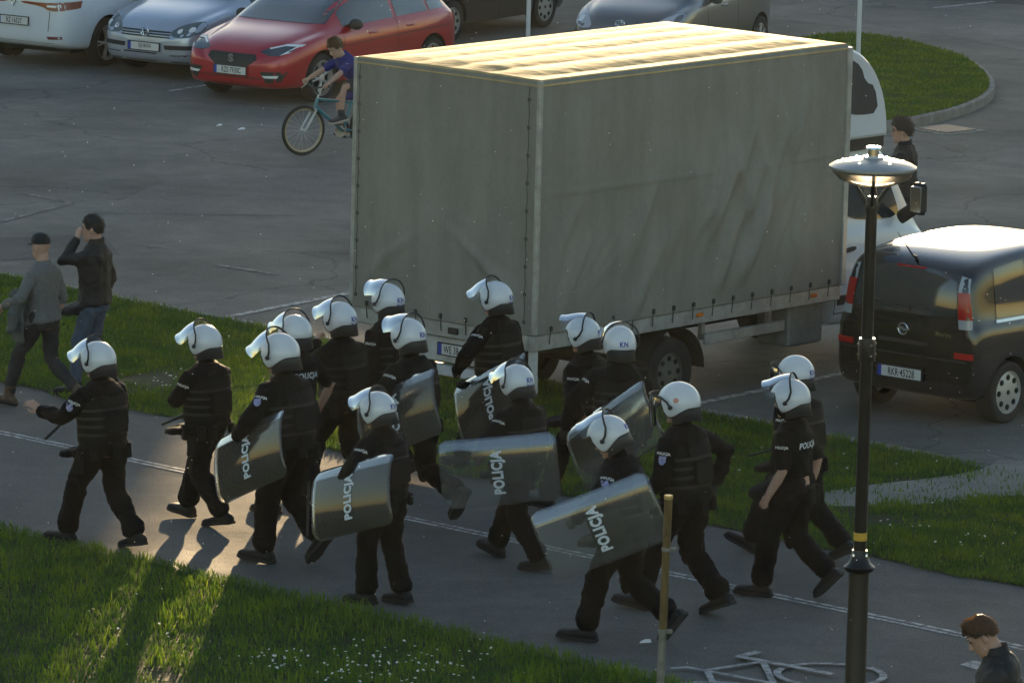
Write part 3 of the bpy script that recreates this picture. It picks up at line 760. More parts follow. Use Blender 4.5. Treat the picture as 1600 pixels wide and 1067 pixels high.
def helmet(p, raise_=70, text=('KN', 'IV-C3'), sticker=False, size=1.0):
    hm = helmet_meshes(); k = p['k']*size
    s = raw('helmet', hm['shell'], M_HELM, p['root']); s.location = p['hc']+p['HR'] @ Vector((0, 0, .014))
    s.rotation_euler = p['HR'].to_euler(); s.scale = (k, k, k)
    for nme in ('shell',):
        for pl in hm[nme].polygons: pl.use_smooth = True
    def sub(nm, me, m, smooth=True):
        for pl in me.polygons: pl.use_smooth = True
        return raw(nm, me, m, s)
    sub('edge_trim', hm['rim'], M_RUB); sub('lining', hm['lining'], M_RUB); sub('neck_guard', hm['neck'], M_NECK)
    for nm, key, m in (('visor', 'visor', M_VIS), ('visor_band', 'band', M_RUB), ('visor_pivot', 'pivot1', M_RUB), ('visor_pivot', 'pivot-1', M_RUB)):
        o = sub(nm, hm[key], m); piv = Vector((0, 0, -.005))
        if 'pivot' not in key:
            a = R(raise_); o.rotation_euler = (a, 0, 0); o.location = piv-(Matrix.Rotation(a, 3, 'X') @ piv)
    z = R(84)
    for i, t in enumerate(text):
        sz = .042 if i == 0 else .026; base = z+R(0 if i == 0 else 17); 
        text_obj('lettering', t, sz, lambda x, y: hpt(math.pi-x/.15, base-y/.15, 1.0, .0022), M_BLUE, s, .035)
    if sticker:
        mb = MB(); c = [hpt(R(-100)+.13*math.cos(a), R(78)+.12*math.sin(a), 1.0, .003) for a in [2*math.pi*j/16 for j in range(16)]]; mb.add(c, [tuple(range(16))]); raw('sticker', mb.mesh('sticker'), mat('orange_sticker', (.55, .25, .18), .6), s)
    return s

def on_jacket(p, body, size, org, dirv, m=M_WHITE, up=Vector((0, 0, 1)), bold=.03, sx=1., name='lettering', rot=0.):
    """letters pressed on the cloth: cast from org along dirv"""
    tree = p.setdefault('bvh', bvh(p['jme'])); d = Vector(dirv).normalized(); u = Vector(up); u = (u-d*u.dot(d)).normalized(); x_ = d.cross(u)
    if rot: Q = Matrix.Rotation(R(rot), 3, d); u = Q @ u; x_ = Q @ x_
    def fn(x, y):
        o = Vector(org)+x_*x+u*y-d*.5
        hit = tree.ray_cast(o, d, 1.0)
        return (hit[0]-d*.006) if hit[0] is not None else Vector(org)+x_*x+u*y-d*.06
    return text_obj(name, body, size, fn, m, p['root'], bold, sx)
def patch_on(p, org, dirv, wd, ht, m, name='badge'):
    tree = p.setdefault('bvh', bvh(p['jme'])); d = Vector(dirv).normalized(); u = Vector((0, 0, 1)); u = (u-d*u.dot(d)).normalized(); x_ = d.cross(u); vs = []
    sh = [(-1, 1), (1, 1), (1, -.2), (.6, -.75), (0, -1), (-.6, -.75), (-1, -.2)]
    for a, b in sh:
        o = Vector(org)+x_*a*wd/2+u*b*ht/2; hit = tree.ray_cast(o-d*.5, d, 1.)
        vs.append((hit[0]-d*.005) if hit[0] is not None else o-d*.06)
    me = bpy.data.meshes.new(name); me.from_pydata(vs, [], [tuple(range(7))]); me.update(); return raw(name, me, m, p['root'])

M_BADGE = mat('arm_badge', (.25, .25, .42), .6, var=(60, .6)); M_BADGER = mat('arm_badge_red', (.4, .1, .1), .6)
M_WEB = mat('webbing_nylon', (.009, .009, .01), .6)
def lerp_(x, pts):
    for (a, b), (c, d) in zip(pts[:-1], pts[1:]):
        if a <= x <= c: return b+(d-b)*(x-a)/(c-a)
    return pts[-1][1]
def gear(p, seed, thigh=True):
    r = random.Random(seed); S = p['S']; B = p['B']
    mb = MB(); rs = []
    for z in (-.035, .02):
        for off in (0,): rs.append([S((.197*B)*math.cos(t), (.147*B)*math.sin(t), z) for t in [2*math.pi*j/26 for j in range(26)]])
    mb.rings(rs); obj('belt', mb, M_GEAR, p['root'])
    for a in (95+r.uniform(-10, 10), 150, 205+r.uniform(-8, 8), 250+r.uniform(-10, 20), 320):
        t = R(a); q = Matrix.Rotation(t, 3, 'Z'); hh = r.uniform(.09, .15)
        b = MB(); b.box((0, 0, 0), (.05, .075, hh), bev=.012); 
        o = obj('pouch', b, M_GEAR, p['root']); o.location = S(.205*B*math.cos(t), .16*B*math.sin(t), -.03-hh*.25); o.rotation_euler = (p['TR'] @ q).to_euler()
    if p.get('vest', True):
        vr = [(.03, .188, .138), (.06, .192, .143), (.2, .190, .141), (.34, .206, .148), (.42, .200, .138), (.455, .15, .115)]
        def rg(a, b, z, y=.006): return [S(a*B*math.copysign(abs(math.cos(t))**.7, math.cos(t)), y+b*B*math.copysign(abs(math.sin(t))**.7, math.sin(t)), z) for t in [2*math.pi*j/30 for j in range(30)]]
        v = MB(); v.rings([rg(a, b, z) for z, a, b in vr]); vo = obj('vest', v, M_GEAR, p['root'], angle=30)
        for z in (.10, .17, .24, .31):
            w_ = MB(); a, b = [(lerp_(z, [(q[0], q[1]) for q in vr])+.003), (lerp_(z, [(q[0], q[2]) for q in vr])+.003)]; w_.rings([rg(a, b, z-.011), rg(a, b, z+.011)]); obj('webbing', w_, M_WEB, vo)
        b = MB(); b.box((0, 0, 0), (.26, .035, .20), bev=.014); o = obj('back_pouch', b, M_GEAR, vo); o.location = S(0, -.152*B, .2); o.rotation_euler = p['TR'].to_euler()
        b = MB(); b.box((0, 0, 0), (.05, .035, .11), bev=.01); b.tube([(0, 0, .05), (.0, 0, .16)], [.008, .004], 6); o = obj('radio', b, M_GEAR, vo); o.location = S(-.13*B, -.135*B, .38); o.rotation_euler = p['TR'].to_euler()
    if thigh:
        sd = r.choice('LR'); hip, kn_, A = p['kn'][sd]; q = -1 if sd == 'L' else 1
        b = MB(); b.box((0, 0, 0), (.05, .11, .2), bev=.015); b.box((0, 0, .06), (.056, .116, .04), bev=.01)
        o = obj('thigh_pouch', b, M_GEAR, p['root']); o.location = hip.lerp(kn_, .42)+Vector((q*.1, 0, 0)); o.rotation_euler = (frame(Vector((0, 1, 0)), (hip-kn_).normalized())).to_euler()
        b = MB(); c = hip.lerp(kn_, .72); b.tube([c+Vector((q*.085, -.03, 0)), c+Vector((q*.1, -.06, -.06)), c+Vector((q*.09, -.07, -.13))], [.006, .006, .010], 6); obj('strap', b, M_GEAR, p['root'])
    for sd in 'LR':                                                                          # knee pads
        hip, kn_, A = p['kn'][sd]; b = MB(); f = frame(Vector((0, 1, 0)), (hip-A).normalized())
        b.ell((0, .035, -.03), (.062, .05, .10), 14, 9); o = obj('knee_pad', b, M_GEAR, p['root']); o.location = kn_; o.rotation_euler = f.to_euler()

COP = dict(bulk=1.14, gloves='LR', armw=1.2, legw=1.26, cuff=.078, hem=-.10)
COPT = dict(bulk=1.04, gloves='', short=True, top='t_shirt', legw=1.26, cuff=.078, hem=-.08, fine=.0075)
def officer(label, loc, heading, pose, raise_=70, text=('KN', 'IV-C3'), outfit=COP, seed=1, back=False, sticker=False, armtxt=True, thigh=True, badge=False, mask=False):
    p = person(label, loc, heading, pose, outfit, None); p['root']['group'] = 'riot police officers walking along the path'
    p['vest'] = not outfit.get('short'); helmet(p, raise_, text, sticker); gear(p, seed, thigh)
    g = MB(); W = lambda v: p['hc']+p['HR'] @ Vector(v)*p['k']
    g.tube([p['S'](0, -.006, .49), p['S'](0, -.004, .55), W((0, -.018, -.10)), W((0, -.02, -.05))], [.088*p['k'], .072*p['k'], .070*p['k'], .074*p['k']], 18)
    if mask: g.ell(W((0, .026, -.072)), (.069*p['k'], .080*p['k'], .060*p['k']), 18, 12, p['HR'])
    raw('face_mask' if mask else 'neck_gaiter', skin(g, 'neck_gaiter', .008, 2), M_BLACK, p['root'])
    sh, E_, W_ = p['arm']['L']; ax = (E_-sh).normalized(); d = Vector((1, .25, 0)); d = (d-ax*d.dot(ax)).normalized()
    if armtxt:
        on_jacket(p, 'POLICJA', .028, sh.lerp(E_, .34), d, M_WHITE, (-ax*.4+Vector((0, 0, .6))), .03, 1.0)
        if badge: patch_on(p, sh.lerp(E_, .52), d, .06, .075, M_BADGE)
    if back:
        on_jacket(p, 'POLICJA', .07, p['S'](0, -.2, .34), p['TR'] @ Vector((0, 1, 0)), M_GREYL, (0, 0, 1), .03, .95)
    return p

# --- shields and batons ------------------------------------------------------
def shield_mesh():
    Lx, prof = 1.02, []
    for j in range(15): prof.append((-.205+.41*j/14, -.02*((-.205+.41*j/14)/.205)**2))
    ang = R(24); e = prof[-1]; 
    top = [(e[0]+.1*u*math.cos(ang), e[1]-.1*u*math.sin(ang)) for u in (.15, .4, .7, 1.0)]
    prof = [(-a, b) for a, b in reversed(top)]+prof+top
    ny = len(prof); nx = 33; vs, fs = [], []; rc = .075; W_ = prof[-1][0]
    for j, (y, z) in enumerate(prof):
        ay = abs(y); ins = 0.
        if ay > W_-rc: dd = ay-(W_-rc); ins = rc-math.sqrt(max(0, rc*rc-dd*dd))
        half = Lx/2-ins
        for i in range(nx):
            u = -1+2*i/(nx-1); vs.append((u*half, y, z-.012*(u*u)))
    for j in range(ny-1):
        for i in range(nx-1): a = j*nx+i; fs.append((a, a+1, a+nx+1, a+nx))
    me = bpy.data.meshes.new('panel'); me.from_pydata(vs, [], fs); me.update()
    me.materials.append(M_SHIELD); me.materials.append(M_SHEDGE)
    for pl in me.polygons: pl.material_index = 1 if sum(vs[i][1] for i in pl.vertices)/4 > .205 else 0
    me = evaluate(me, [('SOLIDIFY', dict(thickness=.004, offset=0))], 'panel')
    for p in me.polygons: p.use_smooth = True
    return me
_sh = None
def shield(label, c, yaw, tilt, pitch=0, tx=0.):
    global _sh
    if _sh is None: _sh = shield_mesh()
    u = Vector((math.cos(R(yaw)), math.sin(R(yaw)), 0)); v = Vector((0, 0, 1)); n = u.cross(v)
    M3 = Matrix((u, v, n)).transposed() @ Matrix.Rotation(R(pitch), 3, 'X') @ Matrix.Rotation(R(tilt), 3, 'Z')
    o = thing('riot_shield', label, 'shield', c); o['group'] = 'transparent riot shields'; o.rotation_euler = M3.to_euler()
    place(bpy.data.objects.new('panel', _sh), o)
    text_obj('lettering', 'POLICJA', .128, lambda x, y: (tx-y, x, .006-.02*(x/.205)**2-.012*(tx/.5)**2), M_GREYL, o, .05, .74)
    mb = MB(); mb.tube([(-.05, -.1, -.012), (-.05, -.085, -.055), (-.05, .06, -.055), (-.05, .075, -.012)], .012, 8); obj('handle', mb, M_RUB, o)
    mb = MB(); rs = []
    for x in (.10, .17): rs.append([(x, .085*math.cos(a), -.075+.062*math.sin(a)) for a in [2*math.pi*j/16 for j in range(16)]])
    mb.rings(rs, False); obj('arm_strap', mb, M_RUB, o)
    mb = MB(); mb.box((.04, 0, -.016), (.26, .2, .012), bev=.005); obj('foam_pad', mb, M_RUB, o)
    return o
def baton(label, a, b, r=.014):
    a, b = Vector(a), Vector(b); o = thing('baton', label, 'baton', a); o['group'] = 'police batons'
    d = b-a; L = d.length; o.rotation_euler = d.to_track_quat('Z', 'Y').to_euler()
    mb = MB(); mb.lathe([(r*.9, 0), (r, .01), (r, L*.72), (r*1.05, L*.74)], 12); obj('shaft', mb, M_RUB, o)
    mb = MB(); mb.lathe([(r*1.05, L*.745), (r*1.25, L*.76)]+[(r*(1.25 if i % 2 else 1.1), L*(.77+.02*i)) for i in range(11)]+[(r*1.4, L*.985), (r*1.2, L)], 12); obj('grip', mb, M_GEAR, o)
    return o
# ------------------------------------------------------------------ the people of the scene
def build_cops():
    W1 = dict(L=(.09, .34, -10, 0), R=(.08, -.32, 32, 0))           # left foot ahead
    W2 = dict(R=(.09, .34, -10, 0), L=(.08, -.32, 32, 0))           # right foot ahead
    carry = dict(hL=(-.12, .20, -.36), eL=(-1, -.4, -.3))           # left forearm through the shield strap
    o = officer
    o('officer at the left front with his bare left hand raised in a gesture', (-3.47, 51.05), 140,
      dict(h=1.80, L=(.10, .33, -4, 0), R=(.10, -.31, 12, 0), hL=(-.1, .42, -.17), eL=(-.5, -.2, -1), bL=(-.5, -.6, .6), dL=(-.3, .6, .45), cL=(14, 20, 16), spread=.14, hR=(.02, .26, -.34), lean=5, hyaw=12), 60, (), dict(COP, gloves='R', fine=.0065), 1, badge=True)
    o('officer with folded arms, second from the left', (-2.64, 52.20), 142,
      dict(h=1.76, R=(.09, .30, -6, 0), L=(.09, -.27, 10, 0), hL=(.16, .30, -.22), eL=(-.9, .1, -1), hR=(-.12, .30, -.26), lean=3, hyaw=10), 58, (), seed=2)
    o('tall officer holding the shield that shines yellow', (-1.85, 50.50), 142,
      dict(h=1.96, L=(.09, .20, -4, 0), R=(.10, -.24, 48, .03), **carry, hR=(.10, .02, -.52), lean=9, hyaw=8), 60, (), seed=3, badge=True)
    o('officer in a black T-shirt with bare forearms, fourth from the left', (-1.87, 52.60), 136,
      dict(h=1.78, L=(.09, .22, 0, 0), R=(.09, -.24, 16, 0), hR=(.16, .06, -.44), eR=(.9, -.8, 0), hL=(-.06, .2, -.42), lean=3), 64, (), COPT, 4, back=True)
    o('officer behind the one in the T-shirt, hand lifted to his chin', (-1.50, 53.40), 140,
      dict(h=1.80, **W1, hL=(.12, .24, .06), eL=(-.6, .2, -1), cL=(50, 50, 30), lean=3, hyaw=4), 68, ('KN', 'IV-C3'), dict(COP, gloves='R'), 5, armtxt=False)
    o('officer at the back in front of the left edge of the truck', (-1.10, 54.50), 138,
      dict(h=1.80, **W2, lean=3, hyaw=-2), 86, ('KN', 'IV-C3'), seed=6)
    o('officer with a shield stepping off his trailing boot, left of the number plate', (-.83, 52.36), 140,
      dict(h=1.84, L=(.09, .34, -10, 0), R=(.08, -.44, 58, .10), **carry, lean=7, hyaw=2), 86, ('KN',), seed=7)
    o('officer nearest the lawn, standing with feet close together behind a shield', (-1.01, 49.02), 142,
      dict(h=1.74, L=(.10, .10, 0, 0), R=(.10, -.12, 4, 0), **carry, lean=6, hyaw=8, hpitch=6), 76, ('KN',), seed=8)
    o('officer with a shield right of the truck number plate, head turned left', (-.12, 54.78), 140,
      dict(h=1.80, **W1, **carry, lean=3, hyaw=14), 58, ('KN', 'IV-C3'), seed=9)
    o('officer carrying a wide shield level at his side, in the middle of the group', (.12, 50.72), 138,
      dict(h=1.75, R=(.09, .36, -14, 0), L=(.09, -.30, 6, 0), **carry, lean=6, hyaw=-2, hpitch=4), 70, ('KN', 'IV-C3'), seed=10)
    o('officer in front of the rear truck wheel, his visor pushed up', (.68, 53.05), 150,
      dict(h=1.78, **W1, lean=3, hyaw=8, hpitch=4), 90, ('KN',), seed=11)
    o('officer seen straight from behind beside the truck wheel', (.95, 52.35), 100,
      dict(h=1.82, **W2, **carry, lean=2, hyaw=2), 88, ('KN',), seed=12)
    o('officer with lowered head carrying the lowest tilted shield beside the rusty post', (.96, 47.75), 158,
      dict(h=1.88, L=(.09, .30, -4, 0), R=(.09, -.36, 52, .02), hL=(-.14, .22, -.34), eL=(-1, -.4, -.3), lean=10, hyaw=6, hpitch=16), 86, ('KN',), seed=13, badge=True)
    o('tall officer with one hand on his hip and visor down', (1.46, 48.92), 146,
      dict(h=1.95, L=(.09, .36, -8, 0), R=(.10, -.30, 22, 0), hR=(.12, -.10, -.36), eR=(1, -.45, .1), hL=(-.05, .2, -.42), lean=6, hyaw=12), 4, (), seed=14, badge=True, sticker=True)
    o('officer in short sleeves with a black face mask, nearest the lamp post', (2.38, 49.65), 152,
      dict(h=1.84, L=(.09, .24, -2, 0), R=(.09, -.29, 44, .02), hL=(-.05, .10, -.50), eL=(-.3, -1, 0), hR=(.06, -.04, -.5), lean=4, hyaw=14, cL=(62, 70, 40)), 76, (), COPT, 15, back=True, badge=False, mask=True)
    o('officer partly hidden behind the short-sleeved one, wide stride, visor down', (2.50, 51.28), 142,
      dict(h=1.82, L=(.09, .44, -22, 0), R=(.09, -.42, 26, 0), lean=5, hyaw=4), 8, ('KN', 'IV-C3'), seed=16)
    # mask of the short-sleeved officer is worn: part of that person
    sh = shield
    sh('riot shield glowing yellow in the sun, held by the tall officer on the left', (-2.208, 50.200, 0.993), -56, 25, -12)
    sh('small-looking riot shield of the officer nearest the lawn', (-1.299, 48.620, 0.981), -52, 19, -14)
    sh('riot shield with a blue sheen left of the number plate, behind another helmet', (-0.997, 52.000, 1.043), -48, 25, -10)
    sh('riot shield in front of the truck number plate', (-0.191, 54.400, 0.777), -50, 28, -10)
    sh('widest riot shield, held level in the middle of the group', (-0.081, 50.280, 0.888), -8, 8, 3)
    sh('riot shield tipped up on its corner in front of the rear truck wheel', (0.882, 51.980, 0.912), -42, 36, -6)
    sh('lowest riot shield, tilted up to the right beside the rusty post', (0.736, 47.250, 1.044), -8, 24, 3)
    baton('baton in the hand of the gesturing officer at the left', (-3.99, 51.3, .884), (-3.72, 51.24, 1.16))
    baton('baton sticking out in front of the officer with folded arms', (-3.044, 52.3, .852), (-2.68, 52.1, 1.06))
    baton('baton hanging straight down below the shield held by the tall officer', (-1.684, 50.2, .314), (-1.682, 50.34, .93), .011)
    baton('thin baton jutting out to the left of the short-sleeved officer', (2.02, 50.6, 1.02), (2.30, 50.62, 1.10), .010)

def cap_on(p, m, brim_yaw=0):
    mb = MB(); k = p['k']; W = lambda v: p['hc']+p['HR'] @ Vector(v)*k
    rs = []
    for z, s in ((.035, 1.0), (.07, 1.01), (.10, .9), (.125, .68), (.138, .38), (.143, .08)): rs.append([W((.086*s*math.sin(a), (.098 if math.cos(a) > 0 else .112)*s*math.cos(a), z)) for a in [2*math.pi*j/24 for j in range(24)]])
    mb.rings(rs); c = obj('cap', mb, m, p['root'], angle=60)
    b = MB(); vs = []; 
    for j in range(13):
        a = R(-58+116*j/12); q = math.cos(a*1.3); vs += [W((.086*math.sin(a), .098*math.cos(a), .037)), W((.084*math.sin(a), .098*math.cos(a)+.075*max(.05, q), .022)), W((.084*math.sin(a), .098*math.cos(a)+.073*max(.05, q), .016)), W((.086*math.sin(a), .096*math.cos(a), .031))]
    b.add(vs, [(i*4+k_, i*4+(k_+1) % 4, i*4+4+(k_+1) % 4, i*4+4+k_) for i in range(12) for k_ in range(4)]); obj('brim', b, m, c)
    return c
def glasses(p):
    mb = MB(); k = p['k']; W = lambda v: p['hc']+p['HR'] @ Vector(v)*k
    for q in (-1, 1):
        mb.tube([W((q*.033+.024*math.cos(a), .104-.012*abs(math.cos(a)*.024+q*.033)/.05, .01+.017*math.sin(a))) for a in [2*math.pi*j/12 for j in range(13)]], .0028, 6)
        mb.tube([W((q*.057, .096, .016)), W((q*.08, .05, .018)), W((q*.081, -.01, .012))], .0028, 6)
    mb.tube([W((-.01, .108, .014)), W((.01, .108, .014))], .0028, 6); obj('glasses', mb, M_RUB, p['root'])
def collar(p, m, ht=.06, r=.075):
    mb = MB(); rs = []
    for z, a in ((.50, r+.03), (.55, r+.004), (.55+ht, r)): rs.append([p['S'](a*math.cos(t), a*.98*math.sin(t)-.006, z+.012*math.cos(t-math.pi/2)*-1) for t in [2*math.pi*j/20 for j in range(20)]])
    rs += [[p['S']((r-.010)*math.cos(t), (r-.010)*math.sin(t)-.006, .55+ht-.002) for t in [2*math.pi*j/20 for j in range(20)]], [p['S']((r-.012)*math.cos(t), (r-.012)*math.sin(t)-.006, .52) for t in [2*math.pi*j/20 for j in range(20)]]]
    mb.rings(rs, False); obj('collar', mb, m, p['root'], angle=60)
def build_civilians():
    M_GREY = mat('grey_sweater', (.13, .13, .125), .85, var=(30, .2), bump=(60, .006)); M_JEAN = mat('blue_jeans', (.055, .085, .135), .8, var=(14, .3), bump=(40, .004))
    M_DARKT = mat('dark_trousers', (.022, .021, .022), .8, var=(8, .3), bump=(14, .015)); M_BROWN = mat('brown_leather', (.07, .04, .022), .5, var=(20, .3))
    M_JKT = mat('black_jacket', (.013, .012, .012), .7, var=(9, .3), bump=(14, .02)); M_COAT = mat('carried_grey_jacket', (.075, .078, .074), .85, var=(20, .25), bump=(18, .015))
    cv = dict(bootw=1.1, legw=.94, bulk=1.0, gloves='', fine=.0065, boots=1, boot_h=.10)
    p = person('man in a grey sweater and black cap with a jacket over his arm', (-4.50, 57.55), 150,
               dict(h=1.77, L=(.09, .34, -6, 0), R=(.09, -.34, 34, 0), hL=(-.10, .26, -.30), eL=(-.8, -.6, -.4), bL=(-.5, 0, 1), hR=(.06, .04, -.5), lean=2, hyaw=-14), dict(cv, jacket=M_GREY, top='sweater', trousers=M_DARKT, bootm=M_BROWN, hem=-.13, armw=.92), 'pedestrians')
    cap_on(p, M_JKT); eyes(p); collar(p, M_GREY, .01, .07)
    c = MB(); c.tube([(-.02, -.11, .02), (0, 0, .05), (.03, .12, .02)], [(.06, .05), (.075, .055), (.06, .05)], 12); c.tube([(-.05, -.09, 0), (-.10, -.1, -.12), (-.12, -.1, -.28)], [.05, .055, .045], 10, ref=(0, 1, 0)); c.tube([(0, 0, 0), (-.02, -.02, -.2), (0, -.01, -.4)], [(.09, .04), (.13, .035), (.12, .02)], 12, ref=(0, 1, 0)); c.tube([(.05, .05, 0), (.1, .06, -.18), (.08, .05, -.36)], [(.06, .04), (.1, .035), (.09, .025)], 12, ref=(0, 1, 0))
    o = raw('carried_jacket', skin(c, 'carried_jacket', .01, 3, folds=(.08, .03)), M_COAT); o.location = (-4.74, 57.42, 1.08); o.rotation_euler = (0, 0, .6); tag(o, 'grey jacket hanging over the arm of the man in the cap', 'jacket')
    p = person('man in a black jacket and blue jeans with a hand held to his nose', (-4.06, 58.30), 162,
               dict(h=1.80, L=(.09, .16, 0, 0), R=(.09, -.16, 14, 0), hL=(.13, .17, .15), eL=(-.5, .6, -1), bL=(-1, .5, 0), dL=(.35, .0, .9), cL=(30, 40, 30), hR=(.05, .05, -.5), lean=0, hyaw=8, hpitch=4), dict(cv, jacket=M_JKT, trousers=M_JEAN, hem=-.14, bulk=1.05), 'pedestrians')
    hair(p, M_HAIRD, sidez=.0, backz=-.045, lift=.010, front=.06); eyes(p, brow=M_HAIRD); collar(p, M_JKT, .05, .078)
    p = person('man in glasses and a dark jacket beside the truck cab', (4.31, 66.75), 166,
               dict(h=1.80, L=(.10, .05, 0, 0), R=(.10, -.05, 0, 0), hyaw=10, hL=(-.03, .22, -.40), hR=(.05, .1, -.48), lean=2), dict(cv, jacket=M_JKT, trousers=M_DARKT, hem=-.1, bulk=1.06), 'pedestrians')
    hair(p, M_HAIRD, sidez=.01, backz=-.05, lift=.024, front=.062, quiff=.014); eyes(p, brow=M_HAIRD); glasses(p); collar(p, M_JKT, .04, .08)
    p = person('man with sunlit brown hair looking down in the lower right corner', (3.47, 40.85, -.02), 172,
               dict(h=1.88, L=(.10, .15, 0, 0), R=(.10, -.15, 8, 0), hyaw=6, hpitch=26, lean=9, hL=(-.02, .2, -.42)), dict(cv, jacket=M_JKT, trousers=M_DARKT, hem=-.1, bulk=1.06, fine=.005), 'pedestrians')
    hair(p, M_HAIRB, sidez=.02, backz=-.03, lift=.011, front=.066, quiff=.016); eyes(p, brow=M_HAIRB); collar(p, M_JKT, .045, .076)
    mb = MB(); k = p['k']; W = lambda v: p['hc']+p['HR'] @ Vector(v)*k
    for q in (-1, 1): mb.tube([W((q*.06, .09, .06)), W((q*.088, .03, .055)), W((q*.089, -.02, .02)), W((q*.086, -.035, -.01))], .0035, 6)
    for q in (-1, 1): mb.ell(W((q*.03, .098, .085)), (.028, .010, .018), rot=p['HR'])
    obj('sunglasses', mb, M_RUB, p['root'])

def build_cyclist():
    # bicycle: x forward in the thing's frame, origin on the ground under the rear axle
    hd = R(213.5); fx, fy = math.cos(hd), math.sin(hd); org = Vector((-2.68, 75.48, 0))-Vector((fx, fy, 0))*1.0
    M_TEAL = mat('teal_frame_paint', (.02, .17, .22), .3, coat=.4); M_ALU = mat('bicycle_aluminium', (.5, .48, .45), .35, .9); M_TYR = mat('bicycle_tyre', (.03, .026, .02), .75)
    M_WALL = mat('tan_rim', (.35, .30, .2), .4, .5)
    b = thing('bicycle', 'teal mountain bike ridden by the boy behind the truck', 'bicycle', org, hd)
    rw = .315
    for wx, nm in ((0, 'wheel'), (1.0, 'wheel')):
        t = MB(); prof = [(rw-.022+.022*math.cos(a), .022*math.sin(a)) for a in [2*math.pi*j/10 for j in range(11)]]; t.lathe(prof, 48, 'y', (wx, 0, rw), cap=False)
        w_ = obj('wheel', t, M_TYR, b)
        t = MB(); t.lathe([(rw-.062, .012), (rw-.04, .014), (rw-.04, -.014), (rw-.062, -.012), (rw-.062, .012)], 40, 'y', (wx, 0, rw), cap=False); obj('rim', t, M_WALL, w_)
        t = MB(); t.lathe([(.018, -.045), (.022, -.03), (.022, .03), (.018, .045)], 12, 'y', (wx, 0, rw))
        for i in range(20):
            a = 2*math.pi*i/20; t.tube([(wx+.02*math.cos(a+.5), .025*(-1)**i, rw+.02*math.sin(a+.5)), (wx+(rw-.06)*math.cos(a), 0, rw+(rw-.06)*math.sin(a))], .0013, 4, round_=False)
        obj('spokes', t, M_ALU, w_)
    f = MB(); bb = Vector((.41, 0, .28)); st = Vector((.29, 0, .66)); ht = Vector((.80, 0, .70)); hb = Vector((.825, 0, .60)); ra = Vector((0, 0, rw))
    f.tube([bb, hb], [.021, .023], 12); f.tube([bb, st], .017, 12); f.tube([st+Vector((.01, 0, -.03)), ht], [.015, .018], 12); f.tube([hb, ht], .021, 12)
    for q in (-1, 1): f.tube([bb+Vector((0, q*.03, 0)), ra+Vector((0, q*.06, 0))], .010, 8); f.tube([st+Vector((0, q*.02, -.03)), ra+Vector((0, q*.06, 0))], .008, 8)
    obj('frame', f, M_TEAL, b)
    f = MB()
    for q in (-1, 1): f.tube([(.845, q*.045, .56), (.92, q*.055, .44), (1.0, q*.055, rw)], [.017, .018, .012], 10)
    f.tube([(.845, -.05, .57), (.845, .05, .57)], .018, 10); f.tube([hb, ht+Vector((-.02, 0, .06))], .013, 8); obj('fork', f, M_ALU, b)
    f = MB(); f.tube([ht+Vector((-.02, 0, .06)), (.84, 0, .83), (.84, -.1, .86), (.80, -.29, .89)], .012, 8); f.tube([(.84, 0, .83), (.84, .1, .86), (.80, .29, .89)], .012, 8)
    hbx = obj('handlebar', f, M_RUB, b); f = MB()
    for q in (-1, 1): f.tube([(.84, q*.2, .87), (.90, q*.22, .82)], .006, 6)
    obj('brake_lever', f, M_ALU, hbx)
    f = MB(); f.tube([st, (.26, 0, .76)], .013, 8); f.tube([(.14, 0, .785), (.2, 0, .795), (.30, 0, .79), (.42, 0, .785)], [(.07, .02), (.075, .025), (.035, .02), (.018, .014)], 12, ref=(0, 1, 0)); obj('saddle', f, M_RUB, b)
    f = MB(); f.lathe([(.09, -.004), (.09, .004)], 24, 'y', (bb.x, -.06, bb.z)); f.tube([bb+Vector((0, .06, 0)), bb+Vector((.12, .07, .10))], .010, 6); f.tube([bb+Vector((0, -.07, 0)), bb+Vector((-.12, -.08, -.10))], .010, 6); obj('crank', f, M_ALU, b)
    for x, y, z in ((.12, .12, .10), (-.12, -.12, -.10)):
        f = MB(); f.box((bb.x+x, y, bb.z+z), (.09, .09, .02), bev=.006); obj('pedal', f, M_RUB, b)
    mt = bpy.data.objects
    pos = org+Vector((fx, fy, 0))*.17
    p = person('boy in a blue T-shirt and dark shorts riding the bicycle', (pos.x, pos.y, 0), 213.5,
               dict(h=1.50, seat=.885, py=0, L=(.12, .35, 8, .395), R=(.12, .12, 12, .19), lean=40, hpitch=-12, hyaw=6, hL=(-.12, .46, -.29), hR=(.12, .46, -.29), eL=(-1, -.2, -.6), eR=(1, -.2, -.6), bL=(0, .3, 1), bR=(0, .3, 1), cL=(55, 60, 40), cR=(55, 60, 40), dL=(-.2, 1, -.3), dR=(.2, 1, -.3), hs=1.1),
               dict(gloves='', fine=.0055, short=True, shorts=True, top='t_shirt', jacket=mat('blue_tshirt', (.02, .022, .16), .8, bump=(20, .008)), trousers=mat('dark_shorts', (.03, .035, .04), .8), boots=0, boot_h=.0, bootm=mat('dark_trainers', (.03, .028, .03), .6), solem=mat('pale_sole', (.4, .36, .3), .7), bulk=.95, hem=-.05, armw=.9), None)
    hair(p, M_HAIRB, sidez=.0, backz=-.05, lift=.016, front=.055); eyes(p)
